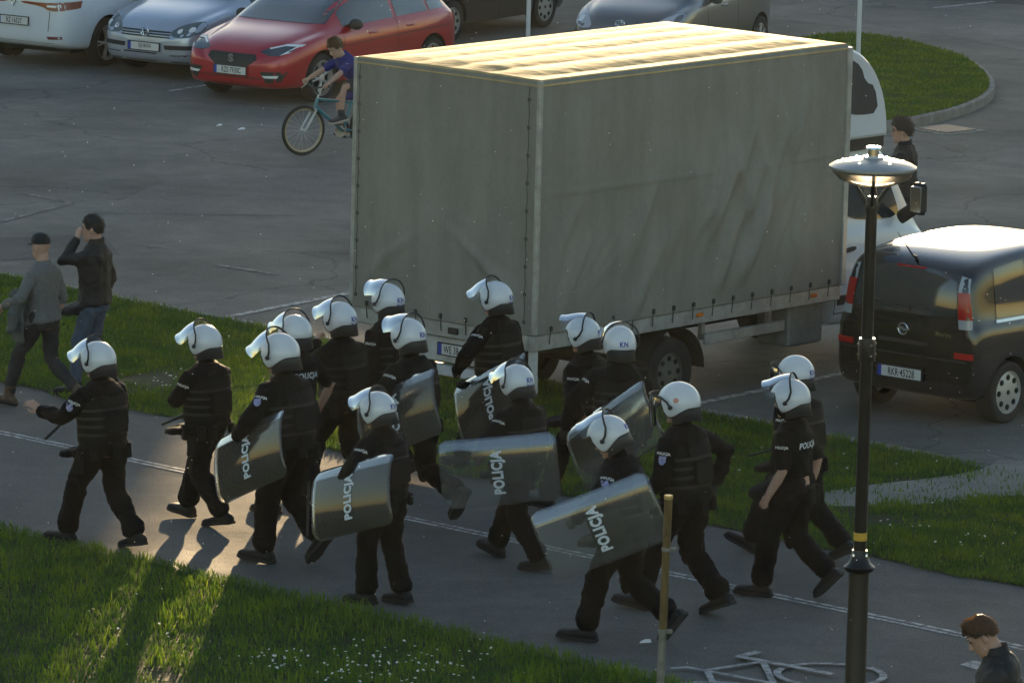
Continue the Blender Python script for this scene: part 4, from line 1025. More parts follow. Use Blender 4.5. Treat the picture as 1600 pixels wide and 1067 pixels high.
# ------------------------------------------------------------------ cars
M_TYRE = mat('tyre_rubber', (.016, .016, .016), .8, var=(20, .3)); M_WELL = mat('wheel_well', (.008, .008, .008), .9)
M_ALLOY = mat('alloy_silver', (.5, .5, .5), .35, .8, var=(9, .15)); M_GLASS = mat('car_glass', (.022, .032, .036), .05, spec=1.0, coat=1.0); M_TRIM = mat('black_plastic_trim', (.018, .018, .018), .55)
M_PLATE = mat('plate_white', (.6, .6, .58), .5); M_PLB = mat('plate_blue', (.02, .05, .35), .5); M_INK = mat('plate_black', (.015, .015, .015), .5); M_CHROME = mat('chrome', (.7, .7, .7), .15, 1.0)
M_LENS = mat('lamp_lens', (.30, .33, .36), .08, spec=.8); M_RED = mat('tail_lamp_red', (.38, .012, .012), .12); M_ORANGE = mat('amber_lamp', (.6, .16, .02), .2); M_LWHITE = mat('lamp_white', (.75, .76, .78), .2)

def project_poly(tree, pts, view, off, step=.07, far=6.):
    """press a polygon given in a side ('y+','y-'), front ('x+'), rear ('x-') or top ('z') view onto the body"""
    bm = bmesh.new(); f = bm.faces.new([bm.verts.new((p[0], p[1], 0)) for p in pts])
    xs = [p[0] for p in pts]; ys = [p[1] for p in pts]
    for ax, lo, hi in ((0, min(xs), max(xs)), (1, min(ys), max(ys))):
        n = max(1, int((hi-lo)/step))
        for i in range(1, n):
            c = lo+(hi-lo)*i/n; no = (1, 0, 0) if ax == 0 else (0, 1, 0); co = (c, 0, 0) if ax == 0 else (0, c, 0)
            bmesh.ops.bisect_plane(bm, geom=bm.verts[:]+bm.edges[:]+bm.faces[:], plane_co=co, plane_no=no)
    bad = []
    for v in bm.verts:
        a, b = v.co.x, v.co.y
        o, d = {'y+': ((a, far, b), (0, -1, 0)), 'y-': ((a, -far, b), (0, 1, 0)), 'x+': ((far, a, b), (-1, 0, 0)), 'x-': ((-far, a, b), (1, 0, 0)), 'z': ((a, b, far), (0, 0, -1))}[view]
        h = tree.ray_cast(Vector(o), Vector(d))
        if h[0] is None: bad.append(v)
        else:
            n = h[1]; n = -n if n.dot(Vector(d)) > 0 else n; v.co = h[0]+n*off
    if bad: bmesh.ops.delete(bm, geom=bad, context='VERTS')
    me = bpy.data.meshes.new('p'); bm.to_mesh(me); bm.free()
    return me
def wheel(parent, c, r, rr, wd, side, style, rim_m):
    """c: centre, side +1 outer face towards +y"""
    t = MB(); h = wd/2
    t.lathe([(rr*.96, -h*.9), (r*.9, -h), (r*.975, -h*.85), (r, -h*.5), (r, h*.5), (r*.975, h*.85), (r*.9, h), (rr*.98, h*.92), (rr*.96, h*.5)], 36, 'y', (0, 0, 0), cap=False)
    o = obj('wheel', t, M_TYRE, parent); o.location = c
    if side < 0: o.rotation_euler = (0, 0, math.pi)
    m = MB(); m.lathe([(rr*.97, h*.2), (rr, h*.85), (rr*.95, h*.9), (rr*.9, h*.55), (rr*.88, h*.2)], 36, 'y', cap=False)
    k = obj('rim', m, rim_m, o)
    m = MB()
    if style == 'cover':       # full wheel cover with round holes
        m.lathe([(rr*.94, h*.55), (rr*.8, h*.72), (rr*.4, h*.82), (.01, h*.86)], 36, 'y', cap=False); obj('cover', m, rim_m, o)
        for i in range(8):
            a = 2*math.pi*i/8; q = MB(); q.lathe([(rr*.135, 0), (rr*.135, .006), (rr*.1, .008)], 12, 'y'); x = obj('hole', q, M_WELL, o); x.location = (rr*.68*math.cos(a), h*.78, rr*.68*math.sin(a))
        q = MB(); q.lathe([(rr*.12, h*.84), (rr*.10, h*.94)], 12, 'y'); obj('cap', q, M_TRIM, o)
    else:
        n = style; 
        for i in range(n):
            a = 2*math.pi*i/n
            for da in (-.13, .13) if n <= 5 else (0,):
                p0 = Vector((.05*math.cos(a), h*.70, .05*math.sin(a))); p1 = Vector((rr*.93*math.cos(a+da), h*.78, rr*.93*math.sin(a+da))); m.tube([p0, p1], [(.022, .012), (.016, .012)], 8, ref=(0, 1, 0), round_=False)
        m.lathe([(.06, h*.55), (.055, h*.82), (.03, h*.86)], 16, 'y'); obj('spokes', m, rim_m, o)
        q = MB(); q.lathe([(rr*.86, h*.1), (rr*.86, h*.14)], 30, 'y'); obj('brake_disc', q, M_WELL, o)
    return o
def plate(parent, c, yaw, text, wd=.52, ht=.114, blue=True, align=0., lean=0.):
    """number plate facing local +x rotated by yaw"""
    mb = MB(); mb.box((0, 0, 0), (.012, wd, ht), bev=.003); o = obj('number_plate', mb, M_PLATE, parent); o.location = c; o.rotation_euler = (0, lean, yaw)
    if blue: q = MB(); q.box((.0075, -wd/2+.024, 0), (.004, .042, ht-.012)); obj('country_band', q, M_PLB, o)
    text_obj('lettering', text, ht*.66, lambda x, y: (.0085, x+.022+align, y), M_INK, o, .015, .62)
    fr = MB()
    for a, b, d1, d2 in ((0, ht/2, wd+.02, .012), (0, -ht/2, wd+.02, .012), (wd/2+.004, 0, .012, ht), (-wd/2-.004, 0, .012, ht)): fr.box((.002, a, b), (.014, d1, d2))
    obj('plate_frame', fr, M_TRIM, o)
    return o

def car_body(st, arches, ar, W, well=M_WELL, paint=None):
    rs = []
    for x, zb, zs, ws, zt, wt in st:
        h = [(0, zb), (.55*ws, zb), (.9*ws, zb+.015), (.975*ws, zb+.08), (ws, zb+.42*(zs-zb)), (.995*ws, zb+.8*(zs-zb)), (.965*ws, zs-.015), (.93*ws, zs+.012),
             (.93*ws*.55+wt*.45, zs+.012+.5*(zt-.07-zs)), (wt+.015, zt-.07), (wt*.9, zt-.02), (wt*.5, zt-.002), (0, zt)]
        ring = [Vector((x, y, z)) for y, z in h]+[Vector((x, -y, z)) for y, z in reversed(h[1:-1])]
        rs.append(ring)
    mb = MB(); mb.rings(rs); me = mb.mesh('body')
    me = evaluate(me, [('SUBSURF', dict(levels=2, render_levels=2))], 'body')
    me.materials.append(paint); me.materials.append(well)
    bm = bmesh.new(); bm.from_mesh(me); bmesh.ops.recalc_face_normals(bm, faces=bm.faces); bm.to_mesh(me); bm.free()
    clean = bvh(me)
    c = MB()
    cuts = MB()
    for x, z in arches:
        for s in (-1, 1):
            rr = []
            for y in (s*(W/2-.30), s*(W/2+.3)): rr.append([(x+ar*math.cos(a), y, z+ar*math.sin(a)) for a in [2*math.pi*j/40 for j in range(40)]])
            cuts.rings(rr)
    cme = cuts.mesh('cut'); cme.materials.append(paint); cme.materials.append(well)
    bm = bmesh.new(); bm.from_mesh(cme); bmesh.ops.recalc_face_normals(bm, faces=bm.faces)
    for f in bm.faces: f.material_index = 1
    bm.to_mesh(cme); bm.free()
    co = bpy.data.objects.new('cut', cme); col.objects.link(co)
    me = evaluate(me, [('BOOLEAN', dict(operation='DIFFERENCE', object=co, solver='EXACT'))], 'body')
    bpy.data.objects.remove(co); bpy.data.meshes.remove(cme)
    return me, clean
def lerp_st(st, x, i):
    for a, b in zip(st[:-1], st[1:]):
        if a[0] <= x <= b[0]: u = (x-a[0])/(b[0]-a[0]); return a[i]*(1-u)+b[i]*u
    return st[0][i] if x < st[0][0] else st[-1][i]
def car(label, loc, heading, sp):
    """sp: dict with stations st (x from rear bumper), wheels, windows, features"""
    st = sp['st']; Lc = st[-1][0]; W = 2*max(s[3] for s in st)
    root = thing(sp.get('name', 'parked_car'), label, sp.get('cat', 'car'), (loc[0], loc[1], 0), R(heading)); root['group'] = 'vehicles parked in the lot'
    r, rr = sp['wheel']; xs = sp['axles']
    me, tree = car_body(st, [(x, r) for x in xs], r+.055, W, paint=sp['paint'])
    body = obj('body', me, [sp['paint'], M_WELL], root, angle=35)
    def feat(name, pts, view, m, off=.004, parent=root, smooth=True, step=.07):
        me = project_poly(tree, pts, view, off, step)
        return obj(name, me, m, parent, smooth=smooth, angle=50)
    # side glass between shoulder and roof
    for s, v in ((1, 'y+'), (-1, 'y-')):
        for xa, xb in sp['glass']:
            n = 10; X = [xa+(xb-xa)*i/n for i in range(n+1)]
            lo = [(x, lerp_st(st, x, 2)+.045) for x in X]; hi = [(x, max(lerp_st(st, x, 2)+.05, lerp_st(st, x, 4)-sp.get('gtop', .10))) for x in reversed(X)]
            feat('window', lo+hi, v, M_GLASS, .006)
        for x in sp.get('seams', ()):
            zl, zh = .3, lerp_st(st, x, 2)+.03; feat('door_seam', [(x-.005, zl), (x+.005, zl), (x+.005, zh), (x-.005, zh)], v, M_WELL, .003)
        for x in sp.get('handles', ()):
            z = lerp_st(st, x, 2)-.09; h = tree.ray_cast(Vector((x, s*6, z)), Vector((0, -s, 0)))
            if h[0] is not None: mb = MB(); mb.box((0, 0, 0), (.19, .035, .03), bev=.01); o = obj('door_handle', mb, sp.get('handlem', sp['paint']), root); o.location = h[0]
        if 'mirror' in sp:
            x, z = sp['mirror']; y = tree.ray_cast(Vector((x, s*6, z)), Vector((0, -s, 0)))[0].y+s*.03; mb = MB(); mb.ell((0, s*.07, .04), (.075, .105, .075), 14, 9); mb.tube([(0, -s*.06, -.02), (0, s*.05, .02)], .025, 8)
            o = obj('mirror', mb, sp.get('mirrorm', sp['paint']), root); o.location = (x, y, z)
        feat('sill', [(xs[0]+r+.06, .2), (xs[1]-r-.06, .2), (xs[1]-r-.06, .27), (xs[0]+r+.06, .27)], v, M_TRIM, .004)
    for nm, pts, view, m, *o in sp.get('feat', ()): feat(nm, pts, view, m, *(o or [.005]))
    for x in xs:
        for s in (1, -1): wheel(root, Vector((x, s*(W/2-.115), r)), r, rr, .2, s, sp.get('spokes', 5), sp.get('rimm', M_ALLOY))
    mb = MB(); mb.box((Lc/2, 0, .26), (Lc*.8, W*.7, .12)); obj('underbody', mb, M_WELL, root)
    return root, tree, body
def sym(pts): return [(-a, b) for a, b in pts]
def at_front(tree, y, z, off=.012):
    h = tree.ray_cast(Vector((9, y, z)), Vector((-1, 0, 0))); return h[0]+Vector((off, 0, 0))
def at_rear(tree, y, z, off=.012):
    h = tree.ray_cast(Vector((-6, y, z)), Vector((1, 0, 0))); return h[0]-Vector((off, 0, 0))

P_RED = mat('red_metallic_paint', (.40, .007, .018), .3, .15, coat=1.0, var=(3, .06)); P_SILV = mat('silver_blue_paint', (.42, .47, .56), .32, .55, coat=.8, var=(3, .06)); P_WHITE = mat('white_paint', (.64, .67, .71), .3, coat=.8, var=(2, .05))
P_BLACK = mat('black_paint', (.010, .010, .011), .22, coat=1.0); P_DARK = mat('dark_green_grey_paint', (.03, .032, .028), .3, .3, coat=.8); P_GREY = mat('grey_metallic_paint', (.15, .155, .16), .33, .55, coat=.8)

HATCH = [(0, .42, .80, .60, .90, .52), (.05, .31, .90, .78, 1.0, .60), (.22, .24, .97, .86, 1.20, .60), (.5, .21, .98, .89, 1.38, .61), (.95, .20, .97, .905, 1.45, .63), (1.7, .19, .95, .91, 1.465, .64), (2.35, .19, .93, .91, 1.43, .63), (2.75, .19, .92, .91, 1.31, .64), (3.1, .19, .91, .91, 1.12, .68), (3.32, .19, .895, .91, .985, .74), (3.65, .19, .84, .90, .93, .68), (3.95, .19, .76, .86, .86, .62), (4.14, .20, .68, .79, .77, .54), (4.24, .24, .60, .68, .67, .46), (4.28, .32, .53, .54, .58, .36)]
def scaled(st, L, W, H):
    l0 = st[-1][0]; w0 = max(s[3] for s in st); h0 = max(s[4] for s in st)
    return [(x*L/l0, zb, zs*H/h0, ws*W/2/w0, zt*H/h0, wt*W/2/w0) for x, zb, zs, ws, zt, wt in st]
def screen(st, xa, xb, hw0, hw1): return [(-hw0, lerp_st(st, xa, 4)+.03), (hw0, lerp_st(st, xa, 4)+.03), (hw1, lerp_st(st, xb, 4)-.05), (-hw1, lerp_st(st, xb, 4)-.05)]
def build_cars():
    HL = 57.0          # parking direction in degrees (towards the rear of the cars that face us)
    ux, uy = math.cos(R(HL)), math.sin(R(HL))
    # red hatchback, nose towards us
    st = scaled(HATCH, 4.28, 1.82, 1.46); nose = Vector((-3.83, 80.37))
    hl = [(.40, .70), (.50, .755), (.66, .80), (.845, .80), (.80, .73), (.70, .665), (.55, .655)]
    fe = [('windscreen', screen(st, 3.32, 2.35, .72, .60), 'x+', M_GLASS), ('rear_window', screen(st, .22, .5, .6, .55), 'x-', M_GLASS),
          ('grille', [(-.36, .665), (.36, .665), (.40, .60), (.26, .50), (-.26, .50), (-.40, .60)], 'x+', M_TRIM, .006), ('lower_grille', [(-.5, .36), (.5, .36), (.44, .235), (-.44, .235)], 'x+', M_TRIM, .006)]
    for s in (1, -1):
        q = (lambda p: p) if s == 1 else sym
        fe += [('headlight', q(hl), 'x+', mat('headlight_dark', (.05, .06, .08), .08, spec=.8), .006), ('light_strip', q([(.50, .75), (.66, .795), (.845, .797), (.78, .70), (.70, .668), (.76, .725), (.80, .775), (.66, .775), (.52, .735)]), 'x+', M_LWHITE, .010, ),
               ('fog_lamp', q([(.50, .40), (.72, .41), (.70, .375), (.54, .37)]), 'x+', M_LWHITE, .011), ('air_intake', q([(.47, .45), (.80, .46), (.74, .33), (.56, .30)]), 'x+', M_TRIM, .005),
               ('tail_light', q([(.45, .86), (.84, .93), (.84, .83), (.62, .78)]), 'x-', M_RED, .006)]
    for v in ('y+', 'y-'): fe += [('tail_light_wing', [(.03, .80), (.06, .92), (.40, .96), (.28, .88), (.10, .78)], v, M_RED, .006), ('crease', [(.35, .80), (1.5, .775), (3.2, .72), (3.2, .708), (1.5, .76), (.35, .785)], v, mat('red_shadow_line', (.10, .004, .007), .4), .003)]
    root, tree, b = car('red hatchback with white light strips and its nose towards the cyclist', nose+4.28*Vector((ux, uy)), HL+180, dict(st=st, axles=(.78, 3.41), wheel=(.325, .245), paint=P_RED, glass=((.42, .80), (.86, 1.62), (1.70, 2.88)), gtop=.105, seams=(1.66, 2.93), handles=(1.35, 2.25), mirror=(2.72, .95), mirrorm=M_TRIM, feat=fe, spokes=5))
    plate(root, at_front(tree, 0, .44, .02), 0, 'RZE·7930C')
    c = at_front(tree, 0, .60, .02); text_obj('emblem', 'S', .11, lambda x, y: (c.x, c.y+x, c.z+y), M_CHROME, root, .05, 1.3)
    # silver hatchback, nose towards us
    st = scaled(HATCH, 4.20, 1.76, 1.49); nose = Vector((-5.13, 82.72))
    fe = [('windscreen', screen(st, 3.26, 2.3, .70, .58), 'x+', M_GLASS), ('rear_window', screen(st, .22, .5, .6, .55), 'x-', M_GLASS),
          ('lower_grille', [(-.36, .36), (.20, .36), (.18, .24), (-.34, .24)], 'x+', M_TRIM, .006)]
    for k in range(3): fe.append(('grille_slat', [(-.42, .66-.035*k), (.42, .66-.035*k), (.40, .638-.035*k), (-.40, .638-.035*k)], 'x+', M_TRIM, .006))
    for s in (1, -1):
        q = (lambda p: p) if s == 1 else sym
        fe += [('headlight', q(chaikin([(.40, .60), (.44, .70), (.62, .79), (.80, .80), (.80, .66), (.66, .58)], 1)), 'x+', mat('headlight_grey', (.10, .12, .13), .08, spec=.9), .006), ('bulb', q(chaikin([(.50, .64), (.50, .70), (.57, .70), (.57, .64)], 1)), 'x+', M_LWHITE, .010), ('bulb', q(chaikin([(.66, .67), (.66, .73), (.73, .73), (.73, .67)], 1)), 'x+', M_LWHITE, .010),
               ('bumper_strip', q([(.32, .475), (.78, .49), (.76, .43), (.34, .415)]), 'x+', M_TRIM, .006), ('air_intake', q([(.42, .345), (.72, .36), (.66, .25), (.42, .245)]), 'x+', M_TRIM, .006), ('tail_light', q([(.50, .95), (.80, .95), (.82, .78), (.6, .76)]), 'x-', M_RED, .006)]
    root, tree, b = car('silver hatchback parked nose out between the white and the red car', nose+4.2*Vector((ux, uy)), HL+180, dict(st=st, axles=(.76, 3.33), wheel=(.315, .21), paint=P_SILV, glass=((.42, .80), (.86, 1.6), (1.68, 2.82)), seams=(1.64, 2.87), handles=(1.32, 2.2), mirror=(2.68, .95), feat=fe, spokes=7))
    plate(root, at_front(tree, 0, .44, .02), 0, 'RJS·8HX4')
    c = at_front(tree, 0, .635, .02); mb = MB(); mb.tube([(c.x, c.y+.062*math.cos(a), c.z+.062*math.sin(a)) for a in [2*math.pi*j/20 for j in range(21)]], .009, 6)
    mb.tube([(c.x, c.y-.04, c.z+.045), (c.x, c.y-.018, c.z-.05), (c.x, c.y, c.z+.0), (c.x, c.y+.018, c.z-.05), (c.x, c.y+.04, c.z+.045)], .006, 6); obj('emblem', mb, M_CHROME, root)
    # white estate, tail towards us
    est = [(0, .44, .86, .66, .98, .56), (.05, .34, .96, .80, 1.08, .62), (.2, .28, 1.0, .88, 1.22, .62), (.5, .24, 1.0, .90, 1.36, .60), (1.0, .22, .98, .915, 1.44, .62), (1.9, .2, .96, .92, 1.46, .64), (2.6, .2, .94, .92, 1.42, .63), (3.05, .2, .93, .92, 1.28, .64), (3.4, .2, .92, .92, 1.08, .70), (3.6, .2, .90, .915, .98, .74), (4.0, .2, .84, .90, .92, .66), (4.35, .2, .74, .84, .82, .58), (4.5, .24, .64, .74, .70, .5), (4.56, .32, .56, .58, .6, .38)]
    fe = [('windscreen', screen(est, 3.6, 2.7, .72, .6), 'x+', M_GLASS), ('rear_window', [(-.58, 1.12), (.58, 1.12), (.52, 1.34), (-.52, 1.34)], 'x-', M_GLASS), ('bumper_skirt', [(-.66, .38), (.66, .38), (.6, .30), (-.6, .30)], 'x-', M_TRIM, .005)]
    for s in (1, -1):
        q = (lambda p: p) if s == 1 else sym
        fe += [('tail_light', q(chaikin([(.12, .935), (.46, .93), (.86, .95), (.86, .84), (.62, .82), (.46, .885), (.12, .905)], 1)), 'x-', mat('tail_lamp_brown_red', (.22, .05, .02), .15), .006), ('reversing_lamp', q([(.56, .905), (.72, .905), (.70, .875), (.57, .875)]), 'x-', M_LWHITE, .010), ('reflector', q([(.56, .47), (.78, .48), (.78, .44), (.58, .43)]), 'x-', mat('reflector_red', (.16, .03, .03), .3), .006), ('tailgate_seam', q([(.58, .54), (.59, .54), (.62, .83), (.61, .83)]), 'x-', M_WELL, .004)]
    for v in ('y+', 'y-'): fe += [('tail_light_wing', [(.05, .84), (.06, .95), (.42, .955), (.36, .86)], v, mat('tail_lamp_brown_red', (.22, .05, .02), .15), .006)]
    tail = Vector((-6.99, 83.54))
    root, tree, b = car('white car seen from its tail in the upper left corner', tail, HL, dict(st=est, axles=(.98, 3.68), wheel=(.335, .255), paint=P_WHITE, glass=((.5, 1.05), (1.12, 1.9), (1.98, 3.15)), seams=(1.94, 3.2), handles=(1.6, 2.6), mirror=(3.0, .97), feat=fe, spokes=5))
    plate(root, at_rear(tree, 0, .66, .02), math.pi, 'RZ·1652Y')
    c = at_rear(tree, 0, .92, .02); mb = MB(); mb.tube([(c.x, c.y, c.z+.07), (c.x, c.y+.04, c.z), (c.x, c.y, c.z-.07), (c.x, c.y-.04, c.z), (c.x, c.y, c.z+.07)], .011, 6); obj('emblem', mb, M_CHROME, root)
    # dark van behind the red car (only its lower side shows)
    van = [(0, .40, .85, .70, 1.2, .6), (.06, .30, .95, .82, 1.45, .64), (.3, .24, 1.0, .87, 1.62, .66), (.9, .21, 1.0, .89, 1.68, .68), (2.0, .2, .98, .89, 1.68, .68), (2.7, .2, .97, .89, 1.58, .67), (3.15, .2, .96, .89, 1.28, .7), (3.45, .2, .93, .885, 1.06, .74), (3.85, .2, .84, .85, .93, .66), (4.1, .24, .68, .74, .76, .5), (4.18, .32, .56, .56, .62, .38)]
    fe = [('windscreen', screen(van, 3.45, 2.7, .72, .62), 'x+', M_GLASS), ('rear_window', [(-.6, 1.05), (.6, 1.05), (.56, 1.5), (-.56, 1.5)], 'x-', M_GLASS)]
    for s in (1, -1):
        q = (lambda p: p) if s == 1 else sym
        fe += [('headlight', q([(.42, .62), (.5, .76), (.78, .82), (.76, .66)]), 'x+', M_LENS, .006), ('tail_light', q([(.62, .85), (.82, .85), (.80, 1.2), (.68, 1.25)]), 'x-', M_RED, .006)]
    for v in ('y+', 'y-'): fe.append(('rubbing_strip', [(1.1, .56), (3.05, .545), (3.05, .505), (1.1, .52)], v, M_TRIM, .008))
    d = Vector((.532, .847)); fr = Vector((-1.03, 87.57)); side = Vector((d.y, -d.x)); rear = fr-side*.80-d*.80
    root, tree, b = car('dark grey-green people carrier cut off by the top edge', rear, math.degrees(math.atan2(d.y, d.x)), dict(st=van, axles=(.80, 3.34), wheel=(.31, .215), paint=P_DARK, glass=((.4, 1.1), (1.2, 2.0), (2.1, 3.0)), seams=(2.04, 3.06), handles=(1.7, 2.6), mirror=(2.9, 1.02), feat=fe, spokes='cover', rimm=mat('dull_wheel_cover', (.30, .30, .28), .5)))
    # grey small car, nose towards us, behind the truck roof
    st = scaled(HATCH, 3.75, 1.69, 1.52); nose = Vector((1.38, 84.25)); HL = 65.0; ux, uy = math.cos(R(HL)), math.sin(R(HL))
    fe = [('windscreen', screen(st, 2.9, 2.05, .68, .58), 'x+', M_GLASS), ('rear_window', screen(st, .2, .45, .58, .55), 'x-', M_GLASS), ('grille', [(-.3, .64), (.3, .64), (.26, .58), (-.26, .58)], 'x+', M_TRIM, .006), ('lower_grille', [(-.5, .42), (.5, .42), (.44, .28), (-.44, .28)], 'x+', M_TRIM, .006)]
    for s in (1, -1):
        q = (lambda p: p) if s == 1 else sym
        fe += [('headlight', q(chaikin([(.42, .64), (.52, .78), (.74, .88), (.80, .84), (.76, .70), (.6, .62)], 1)), 'x+', mat('lamp_lens_pale', (.42, .43, .48), .1, spec=.8), .006), ('bulb', q(chaikin([(.60, .70), (.60, .78), (.68, .78), (.68, .70)], 1)), 'x+', M_LWHITE, .010)]
    root, tree, b = car('grey small car facing the truck, half hidden by its roof', nose+3.75*Vector((ux, uy)), HL+180, dict(st=st, axles=(.6, 3.06), wheel=(.30, .20), paint=P_GREY, glass=((.4, .72), (.78, 1.45), (1.52, 2.5)), seams=(1.48, 2.55), handles=(1.2, 1.95), mirror=(2.4, .97), feat=fe, spokes=7))
    c = at_front(tree, 0, .72, .02); mb = MB()
    for rx, rz in ((.075, .05), (.03, .05), (.06, .02)): mb.tube([(c.x, c.y+rx*math.cos(a), c.z+rz*math.sin(a)) for a in [2*math.pi*j/20 for j in range(21)]], .007, 6)
    obj('emblem', mb, M_CHROME, root)
    # black compact people carrier at the right, tail towards the path
    mpv = [(0, .40, .84, .70, 1.02, .62), (.03, .30, .95, .81, 1.34, .68), (.09, .26, 1.0, .84, 1.53, .70), (.26, .24, 1.01, .845, 1.62, .71), (.8, .22, 1.0, .85, 1.68, .71), (1.6, .2, .98, .85, 1.70, .71), (2.3, .2, .96, .85, 1.64, .69), (2.75, .2, .95, .85, 1.40, .68), (3.1, .2, .93, .85, 1.12, .70), (3.35, .2, .91, .84, 1.0, .72), (3.7, .2, .82, .80, .90, .62), (3.95, .24, .68, .72, .76, .5), (4.04, .32, .56, .56, .62, .38)]
    fe = [('windscreen', screen(mpv, 3.2, 2.35, .70, .6), 'x+', M_GLASS), ('rear_window', chaikin([(-.58, 1.06), (.58, 1.06), (.61, 1.14), (.56, 1.50), (-.56, 1.50), (-.61, 1.14)], 1), 'x-', M_GLASS, .006),
          ('bumper_step', [(-.74, .665), (.74, .665), (.74, .645), (-.74, .645)], 'x-', M_TRIM, .010), ('bumper_crease', [(-.7, .50), (.7, .50), (.7, .49), (-.7, .49)], 'x-', M_TRIM, .008), ('tailgate_handle', [(-.3, .80), (.3, .80), (.3, .76), (-.3, .76)], 'x-', M_TRIM, .010)]
    for s in (1, -1):
        q = (lambda p: p) if s == 1 else sym
        fe += [('tail_light_top', q([(.60, 1.47), (.69, 1.45), (.71, 1.32), (.60, 1.32)]), 'x-', M_LENS, .008), ('tail_light', q([(.60, 1.32), (.71, 1.32), (.755, 1.06), (.63, 1.06)]), 'x-', M_RED, .008), ('reversing_lamp', q([(.63, 1.06), (.755, 1.06), (.77, .97), (.64, .97)]), 'x-', M_LENS, .008),
               ('reflector', q([(.60, .74), (.80, .74), (.80, .68), (.60, .68)]), 'x-', M_RED, .009), ('headlight', q([(.42, .62), (.5, .76), (.74, .82), (.72, .66)]), 'x+', M_LENS, .006)]
    for v in ('y+', 'y-'): fe += [('waist_strip', [(.40, 1.035), (2.7, 1.005), (2.7, .975), (.40, 1.005)], v, M_CHROME, .009)]
    hd = math.degrees(.885); ax = Vector((math.cos(R(hd)), math.sin(R(hd)))); rt_ = Vector((ax.y, -ax.x)); rear = Vector((4.76, 58.07))-rt_*.745-ax*.62
    root, tree, b = car('black compact people carrier with its tail towards the lamp post', rear, hd, dict(st=mpv, axles=(.62, 3.25), wheel=(.305, .215), paint=P_BLACK, glass=((.42, .92), (1.02, 1.85), (1.95, 2.85)), gtop=.12, seams=(1.9, 2.95), handles=(1.55, 2.5), mirror=(2.72, 1.02), feat=fe, spokes='cover', rimm=mat('wheel_cover_silver', (.48, .47, .44), .4, .4)))
    plate(root, at_rear(tree, .02, .47, .025), math.pi, 'RKR·45228')
    c = at_rear(tree, 0, .90, .02); mb = MB(); mb.tube([(c.x, c.y+.055*math.cos(a), c.z+.055*math.sin(a)) for a in [2*math.pi*j/20 for j in range(21)]], .007, 6); mb.tube([(c.x, c.y+.07, c.z-.005), (c.x, c.y+.01, c.z+.012), (c.x, c.y-.01, c.z-.012), (c.x, c.y-.07, c.z+.005)], .006, 6); obj('emblem', mb, M_CHROME, root)
    text_obj('lettering', 'Meriva', .05, lambda x, y: (at_rear(tree, -x-.52+.05, .90+y, .008)), M_CHROME, root, .01, .9)
    mb = MB(); mb.tube([(.16, 0, 1.58), (.10, 0, 1.61), (-.16, 0, 1.86)], [.022, .009, .003], 8); obj('aerial', mb, M_TRIM, root)
    mb = MB(); mb.box((.10, 0, 1.50), (.03, .35, .02), bev=.005); obj('brake_light', mb, M_RED, root)
    mb = MB(); mb.tube([(-.01, -.05, 1.10), (-.005, .25, 1.12), (.02, .48, 1.17)], [.012, .009, .006], 6); obj('wiper', mb, M_TRIM, root)
    # a dark car just reaching into the top right corner
    root, tree, b = car('dark car whose underside just shows in the top right corner', (8.2, 96.2), 150, dict(st=scaled(HATCH, 4.3, 1.8, 1.48), axles=(.8, 3.4), wheel=(.32, .22), paint=P_BLACK, glass=((.42, .8), (.86, 1.62), (1.7, 2.88)), feat=[('windscreen', screen(scaled(HATCH, 4.3, 1.8, 1.48), 3.34, 2.36, .7, .6), 'x+', M_GLASS)], spokes=7))
# ------------------------------------------------------------------ tarpaulin truck
def tarp_mat(name, c, rough, transl, spec=.4):
    m = bpy.data.materials.new(name); m.use_nodes = True; n = m.node_tree.nodes; L = m.node_tree.links; b = n['Principled BSDF']
    tc = n.new('ShaderNodeTexCoord'); P = tc.outputs['Object']
    def nz(scale, st, d=6, ro=.6):
        mp = n.new('ShaderNodeMapping'); mp.inputs['Scale'].default_value = st; L.new(P, mp.inputs[0])
        x = n.new('ShaderNodeTexNoise'); x.inputs['Scale'].default_value = scale; x.inputs['Detail'].default_value = d; x.inputs['Roughness'].default_value = ro; L.new(mp.outputs[0], x.inputs['Vector']); return x.outputs[0]
    def mr(i, a, b_, lo, hi):
        x = n.new('ShaderNodeMapRange'); x.inputs[1].default_value = a; x.inputs[2].default_value = b_; x.inputs[3].default_value = lo; x.inputs[4].default_value = hi; L.new(i, x.inputs[0]); return x.outputs[0]
    def mul(a, b_):
        x = n.new('ShaderNodeMath'); x.operation = 'MULTIPLY'; L.new(a, x.inputs[0]); L.new(b_, x.inputs[1]); return x.outputs[0]
    f = mul(mr(nz(1.2, (1, 1, .6)), .3, .7, .84, 1.14), mr(nz(5, (1, 1, .12), 5), .3, .7, .9, 1.08)); f = mul(f, mr(nz(22, (1, 1, 1), 4), .3, .7, .95, 1.05))
    s = n.new('ShaderNodeVectorMath'); s.operation = 'SCALE'; s.inputs[0].default_value = c; L.new(f, s.inputs['Scale']); L.new(s.outputs[0], b.inputs['Base Color'])
    b.inputs['Roughness'].default_value = rough; b.inputs['Specular IOR Level'].default_value = spec
    bp = n.new('ShaderNodeBump'); bp.inputs['Distance'].default_value = .012; L.new(nz(3.5, (1, 1, .5), 4), bp.inputs['Height']); L.new(bp.outputs[0], b.inputs['Normal'])
    t = n.new('ShaderNodeBsdfTranslucent'); L.new(s.outputs[0], t.inputs[0]); x = n.new('ShaderNodeMixShader'); x.inputs[0].default_value = transl
    L.new(b.outputs[0], x.inputs[1]); L.new(t.outputs[0], x.inputs[2]); L.new(x.outputs[0], n['Material Output'].inputs[0])
    return m
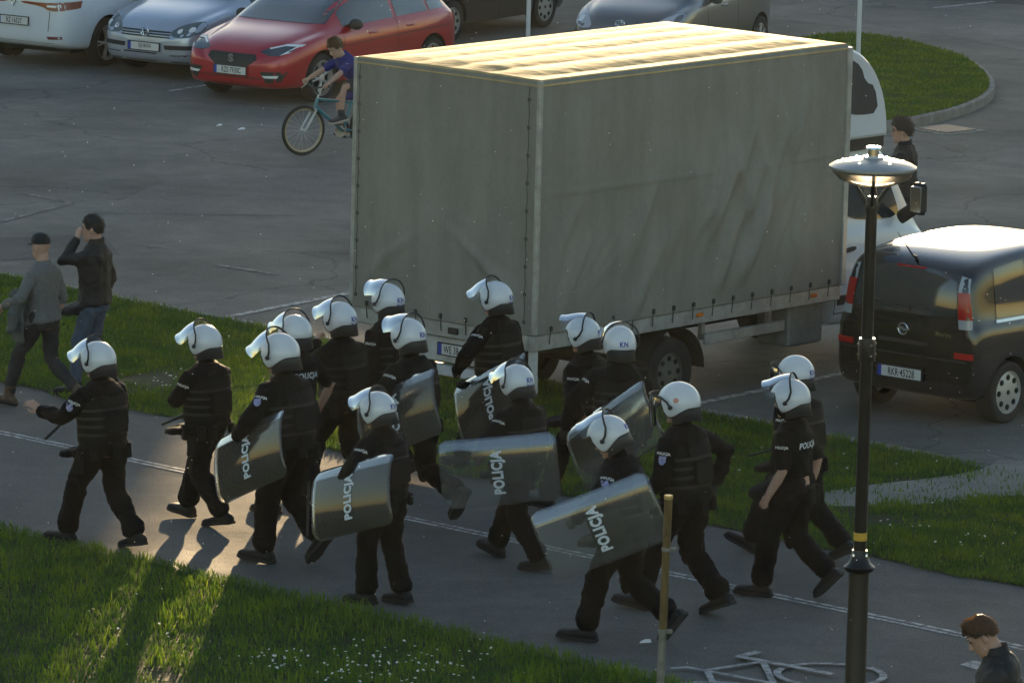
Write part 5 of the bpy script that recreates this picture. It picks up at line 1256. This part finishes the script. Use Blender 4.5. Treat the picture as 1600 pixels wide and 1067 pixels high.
def build_truck():
    L_, W_, ZT, ZB = 4.68, 2.34, 3.39, .97
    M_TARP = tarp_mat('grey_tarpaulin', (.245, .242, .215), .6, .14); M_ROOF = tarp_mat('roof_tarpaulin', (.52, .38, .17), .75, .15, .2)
    M_RAIL = mat('dirty_aluminium', (.36, .36, .34), .5, .4, var=(6, .3), bump=(25, .002)); M_CHAS = mat('chassis_black', (.02, .02, .019), .75, var=(8, .4))
    t = thing('truck', 'white box truck with a grey tarpaulin body parked with its tail to the path', 'truck', (.21, 56.725, 0), .858)
    M_BUCK = mat('buckle_steel', (.06, .06, .055), .5, .4)
    r = random.Random(3)
    cr = []
    for i in range(22):
        x = r.uniform(.2, 4.2); z = r.uniform(.0, .9); ln = r.uniform(.35, .9); wd = r.uniform(.05, .11); cr.append((x, z, x+ln*r.uniform(.3, .7), z+ln, wd, wd*r.uniform(.3, .5)))
    for x0, ln in ((2.45, 1.5), (2.7, 1.9), (2.95, 1.2), (3.2, 1.7), (3.45, 1.3), (3.8, 1.0)): cr.append((x0, 2.36-ln, x0+.05, 2.36, .13, .012)); cr.append((x0, 2.36-ln, x0+.28, 2.36-ln+.7, .06, .034)); cr.append((x0, 2.36-ln, x0-.2, 2.36-ln+.6, .06, .030))
    for i in range(6): cr.append((.12+.05*i, .05, .35+.22*i, .9, .045, .014))
    rear_cr = []
    for i in range(9): y = r.uniform(.15, 2.2); z = r.uniform(0, .8); rear_cr.append((y, z, y+r.uniform(-.12, .12), z+r.uniform(.6, 1.4), r.uniform(.06, .12), r.uniform(.014, .026)))
    for i in range(4): rear_cr.append((.08, .05+.1*i, .5+.2*i, .55+.12*i, .045, .013)); rear_cr.append((2.28, .05+.1*i, 1.9-.15*i, .5+.1*i, .045, .013))
    def crease(u, v, cl):
        d = 0.
        for x0, z0, x1, z1, wd, am in cl:
            dx, dz = x1-x0, z1-z0; ll = dx*dx+dz*dz; q = ((u-x0)*dx+(v-z0)*dz)/ll
            if -.15 < q < 1.15:
                qq = min(1, max(0, q)); e = ((u-x0-qq*dx)**2+(v-z0-qq*dz)**2)/(wd*wd)
                if e < 9: d += am*math.exp(-e)*(1-(2*qq-1)**4*.7)
        return d
    def panel(name, n, m, fn, mt):
        vs = [fn(i/n, j/m) for i in range(n+1) for j in range(m+1)]; fs = [(i*(m+1)+j, (i+1)*(m+1)+j, (i+1)*(m+1)+j+1, i*(m+1)+j+1) for i in range(n) for j in range(m)]
        me = bpy.data.meshes.new(name); me.from_pydata(vs, [], fs); me.update(); return obj(name, me, mt, t, angle=70)
    H = ZT-ZB
    def edge(u, v): return min(1, min(u, 1-u)*14)*min(1, (1-v)*12)
    def sidef(u, v):
        x = u*L_; z = v*H; d = .022*math.sin(math.pi*u)*math.sin(math.pi*min(1, v*1.1))+crease(x, z, cr)+.008*abs(math.sin(math.pi*x/.33))*math.exp(-v*14)+.012*noise.noise((x*1.1, z*.8, 4))
        d += .012*(abs(z-1.32) < .012)
        return (x, -.02-d*max(.05, edge(u, v)) if v < .99 else -.012, ZB+z)
    def rearf(u, v):
        y = u*W_; z = v*H; d = .018*math.sin(math.pi*u)*math.sin(math.pi*v)+crease(y, z, rear_cr)+.006*abs(math.sin(math.pi*y/.3))*math.exp(-v*14)+.010*noise.noise((y*1.1, z*.7, 9))
        return (-.02-d*max(.05, edge(u, v)), y, ZB+z)
    panel('side_curtain', 156, 80, sidef, M_TARP); panel('rear_curtain', 78, 80, rearf, M_TARP)
    panel('side_curtain', 40, 20, lambda u, v: (u*L_, W_+.02+.02*math.sin(math.pi*u)*math.sin(math.pi*v), ZB+v*H), M_TARP); panel('front_curtain', 6, 6, lambda u, v: (L_+.02, u*W_, ZB+v*H), M_TARP)
    def rooff(u, v):
        x = -.03+u*(L_+.06); y = -.03+v*(W_+.06); q = min(1, min(v, 1-v)*10)*min(1, min(u, 1-u)*12)
        z = ZT+.004+q*(.035*math.sin(math.pi*v)+.018*abs(math.cos(math.pi*v*5))-.014+.006*noise.noise((x*.5, y*3, 1)))
        if u in (0, 1) or v in (0, 1): z = ZT-.05
        return (x, y, z)
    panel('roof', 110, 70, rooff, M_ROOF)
    # roof edge tube, corner posts, rails
    for nm, c, d in (('corner_post', (.0, .0, (ZB+ZT)/2), (.05, .05, H)), ('corner_post', (0, W_, (ZB+ZT)/2), (.05, .05, H)), ('corner_post', (L_+.012, .0, (ZB+ZT)/2-.02), (.07, .09, H-.02)), ('corner_post', (L_+.012, W_+.005, (ZB+ZT)/2-.02), (.07, .09, H-.02)), ('side_rail', (L_/2, .03, .885), (L_+.02, .08, .15)), ('side_rail', (L_/2, W_-.03, .885), (L_+.02, .08, .15)), ('rear_rail', (.02, W_/2, .885), (.08, W_-.13, .15)), ('floor', (L_/2, W_/2, .90), (L_-.1, W_-.16, .10))):
        mb = MB(); mb.box(c, d, bev=.008); obj(nm, mb, M_RAIL, t)
    for i in range(15):
        b = MB(); b.box((.2+.305*i, -.035, ZB+.045), (.03, .03, .05), bev=.006); b.tube([(.2+.305*i, -.03, ZB+.03), (.2+.305*i, -.02, .87)], .005, 6); obj('buckle', b, M_BUCK, t)
    for i in range(7):
        b = MB(); b.box((-.04, .2+.32*i, ZB+.045), (.03, .03, .05), bev=.006); b.tube([(-.04, .2+.32*i, ZB+.03), (-.025, .2+.32*i, .87)], .005, 6); obj('buckle', b, M_BUCK, t)
    for y in (.09, W_-.09):
        for i in range(9):
            b = MB(); z = ZB+.12+.265*i; b.tube([(-.052, y+.015*math.cos(a), z+.015*math.sin(a)) for a in [2*math.pi*j/10 for j in range(11)]], .005, 6); obj('eyelet', b, M_BUCK, t)
        b = MB(); b.tube([(-.05-.005*(i % 2), y+.02*(-1)**i*.4, ZB+.1+.133*i) for i in range(18)], .0035, 5); obj('lacing_cord', b, M_BUCK, t)
    for y0, y1, z0, z1 in ((1.30, 1.63, ZB+.05, ZB+.30), (1.1, 1.32, ZB+.68, ZB+.98)):
        b = MB(); b.box((-.036, (y0+y1)/2, (z0+z1)/2), (.008, y1-y0, z1-z0), bev=.003); obj('tarp_patch', b, M_TARP, t)
    for x in (2.45, 4.25, .55):
        b = MB(); b.box((x, -.018, .90), (.10, .02, .04), bev=.006); obj('marker_lamp', b, M_ORANGE, t)
    # rear end: lamps, plate, bumper, legs
    for y in (.30, 1.0, 1.9): b = MB(); b.box((-.03, y, .885), (.03, .12, .06), bev=.006); obj('tail_light', b, M_CHAS, t)
    b = MB(); b.box((.05, W_/2, .68), (.03, 1.95, .24), bev=.006); obj('light_board', b, mat('board_pale', (.42, .42, .40), .6, var=(5, .25)), t)
    b = MB(); b.box((.10, W_/2, .47), (.10, 2.1, .11), bev=.012); obj('underrun_bar', b, mat('bar_pale', (.45, .46, .48), .45, var=(5, .2)), t)
    for y in (.35, 1.95): b = MB(); b.box((.02, y, .68), (.04, .36, .13), bev=.01); o = obj('rear_lamp', b, M_RED, t); q = MB(); q.box((-.003, y+.1, .68), (.01, .1, .11)); obj('indicator', q, M_ORANGE, o)
    plate(t, Vector((.025, .97, .685)), math.pi, 'WE 3R', align=-.11)
    b = MB(); b.box((.06, .06, .68), (.05, .09, .50), bev=.008); b.box((.055, .06, .48), (.035, .11, .16)); obj('rear_support', b, mat('support_pale', (.5, .5, .48), .5, var=(9, .2)), t)
    # chassis
    b = MB()
    for y in (.78, 1.56): b.box((3.3, y, .68), (6.2, .08, .18))
    for x in (.3, 1.2, 2.15, 3.4, 4.4): b.box((x, 1.17, .68), (.08, .8, .12))
    b.tube([(2.15, .2, .36), (2.15, 2.14, .36)], .07, 12); obj('chassis', b, M_CHAS, t)
    for s, y in ((-1, .2), (1, 2.14)):
        w_ = wheel(t, Vector((2.15, y, .35)), .35, .2, .24, s, 'cover', mat('steel_wheel_dirty', (.10, .095, .08), .7)); w2 = wheel(t, Vector((2.15, y+(.27 if s < 0 else -.27), .35)), .35, .2, .22, s, 7, M_CHAS)
        b = MB(); pts = [(2.15+.44*math.cos(R(a)), y, .36+.44*math.sin(R(a))) for a in range(0, 181, 12)]; b.tube(pts, [(.18, .012)]*len(pts), 8, ref=(0, 1, 0), round_=False); obj('mudguard', b, M_CHAS, t)
        b = MB(); b.box((1.70, y, .33), (.012, .36, .36)); obj('mud_flap', b, M_CHAS, t)
        b = MB(); b.box((3.3, y-.10*(1 if s < 0 else -1), .62), (1.25, .035, .11), bev=.008); b.box((2.75, y, .72), (.05, .05, .25)); b.box((3.8, y, .72), (.05, .05, .25)); obj('side_guard', b, M_RAIL, t)
    b = MB(); b.box((4.25, .28, .60), (.55, .42, .42), bev=.02); obj('tool_box', b, mat('tool_box_grey', (.16, .17, .16), .6, var=(6, .3)), t)
    b = MB(); b.tube([(3.2, 1.95, .6), (3.9, 1.95, .6)], .2, 16); obj('fuel_tank', b, M_CHAS, t)
    # cab
    st = [(0, .48, 1.45, .97, 2.26, .84), (.04, .46, 1.45, .985, 2.30, .86), (.5, .44, 1.45, 1.0, 2.35, .87), (.85, .42, 1.44, 1.0, 2.32, .86), (1.08, .40, 1.42, 1.0, 2.14, .84), (1.32, .40, 1.38, .99, 1.72, .86), (1.52, .40, 1.32, .98, 1.44, .86), (1.80, .40, 1.14, .95, 1.24, .78), (1.98, .42, .95, .88, 1.05, .66), (2.06, .48, .80, .74, .86, .5)]
    me, tree = car_body(st, [(1.22, .35)], .42, 2.0, paint=P_WHITE)
    off = Vector((4.80, 1.17, 0))
    cb = obj('cab', me, [P_WHITE, M_WELL], t, angle=35); cb.location = off
    def ft(nm, pts, v, m, o_=.005):
        o = obj(nm, project_poly(tree, pts, v, o_), m, cb, angle=50); return o
    for v in ('y-', 'y+'):
        ft('side_window', chaikin([(.16, 1.62), (.50, 1.52), (1.16, 1.50), (1.12, 1.66), (.96, 1.96), (.82, 2.02), (.22, 2.02), (.16, 1.96)], 1), v, M_GLASS, .007)
        ft('door_seam', [(.07, .6), (.08, .6), (.08, 2.2), (.07, 2.2)], v, M_WELL, .004); ft('door_seam', [(.07, .62), (1.0, .62), (1.0, .61), (.07, .61)], v, M_WELL, .004); ft('rub_strip', [(.1, .80), (.85, .80), (.85, .70), (.1, .70)], v, M_TRIM, .008)
        ft('handle', chaikin([(.16, 1.27), (.36, 1.29), (.36, 1.24), (.16, 1.22)], 1), v, M_TRIM, .02); ft('fuel_flap', chaikin([(.15, 1.08), (.35, 1.08), (.35, .9), (.15, .9)], 1), v, P_WHITE, .004); ft('corner_lamp', [(1.62, 1.05), (1.86, 1.0), (1.82, .86), (1.66, .9)], v, M_LENS, .006)
    ft('windscreen', [(-.82, 1.48), (.82, 1.48), (.72, 2.16), (-.72, 2.16)], 'x+', M_GLASS, .006); ft('grille', [(-.5, .95), (.5, .95), (.45, .7), (-.45, .7)], 'x+', M_TRIM, .006)
    for s in (1, -1): ft('headlight', [(s*.55, .95), (s*.86, 1.08), (s*.84, .86), (s*.58, .80)], 'x+', M_LENS, .006)
    for s in (-1, 1):
        w_ = wheel(t, off+Vector((1.22, s*.86, .35)), .35, .21, .22, s, 'cover', M_ALLOY)
        b = MB(); b.tube([(1.10, s*.98, 1.50), (1.12, s*1.12, 1.60)], [(.03, .07), (.03, .07)], 8, ref=(1, 0, 0)); b.box((1.10, s*1.22, 1.72), (.10, .17, .33), bev=.04); o = obj('mirror', b, M_TRIM, cb)
        b = MB(); b.box((1.035, s*1.22, 1.72), (.02, .13, .26), bev=.005); obj('mirror_glass', b, M_CHROME, o)
    # sleeper pod above the cab
    prof = [(4.74, 2.36), (4.74, 3.34), (4.90, 3.34), (5.12, 3.27), (5.34, 3.11), (5.50, 2.90), (5.60, 2.64), (5.63, 2.36)]
    prof = [prof[0], prof[1]]+[tuple(q) for q in chaikin(prof[1:], 1, False)]+[prof[-1]]
    cxp = 5.15; czp = 2.8; rs = []
    for y, s in ((.16, .90), (.18, .96), (.24, 1.0), (2.10, 1.0), (2.16, .96), (2.18, .90)): rs.append([Vector((cxp+(x-cxp)*s, y, czp+(z-czp)*s)) for x, z in prof])
    b = MB(); b.rings(rs); me = b.mesh('sleeper_pod'); tr2 = bvh(me); pod = obj('sleeper_pod', me, P_WHITE, t, angle=30)
    for v in ('y-', 'y+'):
        obj('pod_window', project_poly(tr2, chaikin([(4.80, 2.74), (4.80, 3.22), (4.93, 3.21), (5.12, 3.12), (5.20, 2.95), (5.36, 2.90), (5.43, 2.62), (5.10, 2.62), (4.90, 2.66)], 1), v, .006), M_GLASS, pod, angle=50)
    b = MB(); b.box((5.16, 1.17, 2.32), (.86, 1.96, .13), bev=.01); obj('pod_base', b, M_TRIM, t)
    return t
# ------------------------------------------------------------------ street furniture and what else stands around
def build_street():
    M_LAMP = mat('lamp_post_black', (.012, .012, .012), .35, .3, var=(5, .3)); M_YEL = mat('yellow_band', (.55, .32, .03), .6); M_LTOP = mat('lamp_disc_grey', (.34, .34, .33), .3, .5, var=(4, .15))
    M_PC = clear_mat('lamp_glass', (.8, .78, .7), .3, (.7, .65, .55), .15, 1.5, 1.0, .35)
    l = thing('street_lamp', 'black lamp post with a disc-shaped lamp head in the right foreground', 'street lamp', (2.63, 44.42, 0))
    b = MB(); b.lathe([(.14, 0), (.14, .06), (.10, .1), (.080, .16), (.075, 1.34), (.072, 1.36)], 24); obj('base_column', b, M_LAMP, l)
    b = MB(); b.lathe([(.085, 1.33), (.112, 1.35), (.118, 1.375), (.085, 1.40), (.062, 1.46), (.055, 1.5)], 24); c = obj('collar', b, M_LAMP, l)
    b = MB()
    for i in range(4): a = math.pi/4+i*math.pi/2; b.lathe([(.010, 0), (.010, .02), (.006, .026)], 8, 'z', (.068*math.cos(a), .068*math.sin(a), 1.455))
    obj('bolts', b, M_CHROME, c)
    b = MB(); b.lathe([(.049, 1.4), (.046, 2.9), (.042, 4.08)], 20); obj('shaft', b, M_LAMP, l)
    b = MB(); b.lathe([(.0505, 1.575), (.0505, 1.635)], 20); obj('yellow_band', b, M_YEL, l)
    b = MB(); b.lathe([(.062, 2.93), (.064, 2.95), (.064, 3.07), (.058, 3.1)], 20); c = obj('clamp', b, M_LAMP, l); b = MB()
    for i in range(4):
        for z in (2.97, 3.05): a = .4+i*math.pi/2; b.lathe([(.011, 0), (.011, .012), (.005, .016)], 8, 'z', (.068*math.cos(a), .068*math.sin(a), z))
    obj('clamp_bolts', b, M_CHROME, c)
    b = MB(); b.lathe([(.048, 4.05), (.05, 4.1), (.03, 4.16)], 16)
    for i in range(3): a = .5+i*2*math.pi/3; b.tube([(.02*math.cos(a), .02*math.sin(a), 4.08), (.12*math.cos(a), .12*math.sin(a), 4.2), (.25*math.cos(a), .25*math.sin(a), 4.355)], [.018, .016, .014], 8)
    obj('bracket', b, M_LAMP, l)
    b = MB(); b.lathe([(.30, 4.35), (.325, 4.37), (.325, 4.385), (.29, 4.405), (.2, 4.43), (.08, 4.445), (.075, 4.46)], 40); d = obj('lamp_disc', b, M_LTOP, l, angle=25)
    b = MB(); b.lathe([(.04, 4.235), (.16, 4.25), (.25, 4.29), (.295, 4.335), (.30, 4.352)], 36); obj('lamp_glass', b, M_PC, l)
    b = MB(); b.lathe([(.07, 4.458), (.042, 4.462), (.04, 4.51), (.055, 4.515), (.05, 4.53)], 20); obj('finial', b, M_CHROME, d)
    b = MB()
    for i in range(6): a = i*math.pi/3; b.lathe([(.008, 0), (.008, .012)], 8, 'z', (.22*math.cos(a), .22*math.sin(a), 4.42))
    obj('screws', b, M_CHROME, d)
    M_RUST = mat('rusty_tube', (.13, .085, .03), .6, .3, var=(18, .6), bump=(60, .002), stretch=(1, 1, .3)); M_GALV = mat('galvanised_tube', (.22, .22, .2), .5, .6, var=(12, .4))
    p = thing('post', 'rusty cut-off metal tube standing at the edge of the path', 'post', (1.2, 45.53, 0)); p.rotation_euler = (0, R(.8), 0)
    b = MB(); b.lathe([(.031, .62), (.031, 1.66), (.024, 1.66), (.024, 1.55)], 18); obj('upper_tube', b, M_RUST, p); b = MB(); b.lathe([(.030, 0), (.030, .62)], 18); obj('lower_tube', b, M_GALV, p)
    b = MB(); b.lathe([(.033, 1.63), (.035, 1.645), (.033, 1.662)], 18); obj('rim', b, mat('tube_rim_bright', (.45, .33, .12), .4, .5), p)
    for z in (1.24, .6):
        b = MB(); b.lathe([(.034, z-.015), (.037, z), (.034, z+.015)], 18); b.box((.05, 0, z), (.05, .03, .03), bev=.004); obj('clamp', b, M_GALV, p)
    M_WP = mat('white_pole_paint', (.62, .62, .62), .45)
    for lab, x, y in (('thin white pole beyond the truck roof', .12, 84.8), ('thin pale pole rising behind the truck cab', 4.68, 83.4)):
        q = thing('pole', lab, 'pole', (x, y, 0)); b = MB(); b.lathe([(.032, 0), (.03, 3), (.026, 6.5)], 14); obj('shaft', b, M_WP, q); b = MB(); b.lathe([(.06, 0), (.06, .02), (.04, .05)], 14); obj('foot', b, M_WP, q)
    # seeds and midges drifting in the low light
    r = random.Random(21); mb = MB()
    for i in range(520):
        y = r.uniform(26, 56); x = r.uniform(-.087, .087)*y; u = r.uniform(.08, .262); z = CAM_H-u*y
        if z < .25: continue
        s = r.uniform(.0022, .0048)*(y/45)
        mb.add([(x+s, y, z), (x-s, y, z), (x, y+s, z), (x, y-s, z), (x, y, z+s), (x, y, z-s)], [(0, 2, 4), (2, 1, 4), (1, 3, 4), (3, 0, 4), (2, 0, 5), (1, 2, 5), (3, 1, 5), (0, 3, 5)])
    o = stuff(raw('drifting_seeds', mb.mesh('drifting_seeds'), mat('seed_fluff', (.8, .78, .72), .8, transl=.5))); o['label'] = 'tiny pale seeds and midges drifting through the air'; o['category'] = 'seeds'
    # litter on path and lot
    for lab, x, y, s in (('white scrap of paper on the path in front of the lamp post', 1.13, 47.75, .05), ('scrap of litter on the asphalt left of the cyclist', -3.55, 77.6, .05), ('small pale scrap of litter on the far asphalt', -3.85, 77.9, .04)):
        b = MB(); b.add([(-s, -s*.5, 0), (s, -s*.6, .01), (s*.8, s*.6, .025), (-s*.7, s*.5, .008), (0, 0, .03)], [(0, 1, 4), (1, 2, 4), (2, 3, 4), (3, 0, 4)]); o = raw('litter', b.mesh('litter'), M_WHITE); o.location = (x, y, .016); tag(o, lab, 'litter')

def build_far():
    """unseen housing blocks, added beyond the lot and shaped to hold back the low sun"""
    M_W = mat('render_wall', (.42, .38, .32), .85, var=(.6, .12), world=True); M_RF = mat('roof_dark', (.09, .07, .06), .8)
    def block(label, x, y, wd, dp, ht, rz, group='unseen housing blocks added to shade the lot'):
        t = thing('unseen_sun_block', label, 'building', (x, y, 0), rz, group); b = MB(); b.box((0, 0, ht/2), (wd, dp, ht)); obj('wall', b, M_W, t, smooth=False)
        b = MB(); b.box((0, 0, ht+.12), (wd+.5, dp+.5, .24)); obj('roof', b, M_RF, t, smooth=False)
        wm = MB(); wm.box((0, 0, 0), (1.3, .1, 1.4)); wme = wm.mesh('window'); wme.materials.append(M_GLASS)
        n = int(wd//3.2)
        for f in range(int(ht//2.9)):
            for i in range(n): o = bpy.data.objects.new('window', wme); place(o, t); o.location = (-wd/2+wd*(i+.5)/n, -dp/2-.03, 1.7+2.9*f)
    block('unseen long housing block added to keep the low sun off the lot', -31.7, 146, 66.4, 12, 14.5, 0)
    block('unseen low wing added to let a sun beam onto the path', 2.45, 146, 1.7, 12, 8.85, 0)  # added block, kept low so a sun beam reaches the path
    block('unseen lower housing block added to shade the right of the lot', 43.5, 146, 80, 12, 9.7, 0)


def build_haze():
    b = MB(); b.box((0, 225, 9.5), (620, 600, 21)); m = bpy.data.materials.new('haze_air'); m.use_nodes = True; n = m.node_tree.nodes; L = m.node_tree.links; n.remove(n['Principled BSDF'])
    v = n.new('ShaderNodeVolumePrincipled'); v.inputs['Color'].default_value = (.86, .95, 1, 1); v.inputs['Density'].default_value = HAZE; v.inputs['Anisotropy'].default_value = .75; L.new(v.outputs[0], n['Material Output'].inputs['Volume'])
    o = stuff(raw('haze', b.mesh('haze'), m)); o['label'] = 'thin warm evening haze filling the air'; o['category'] = 'haze'
build_cops(); build_civilians(); build_cyclist()
build_cars(); build_truck(); build_street(); build_far()
build_grass()
build_haze()
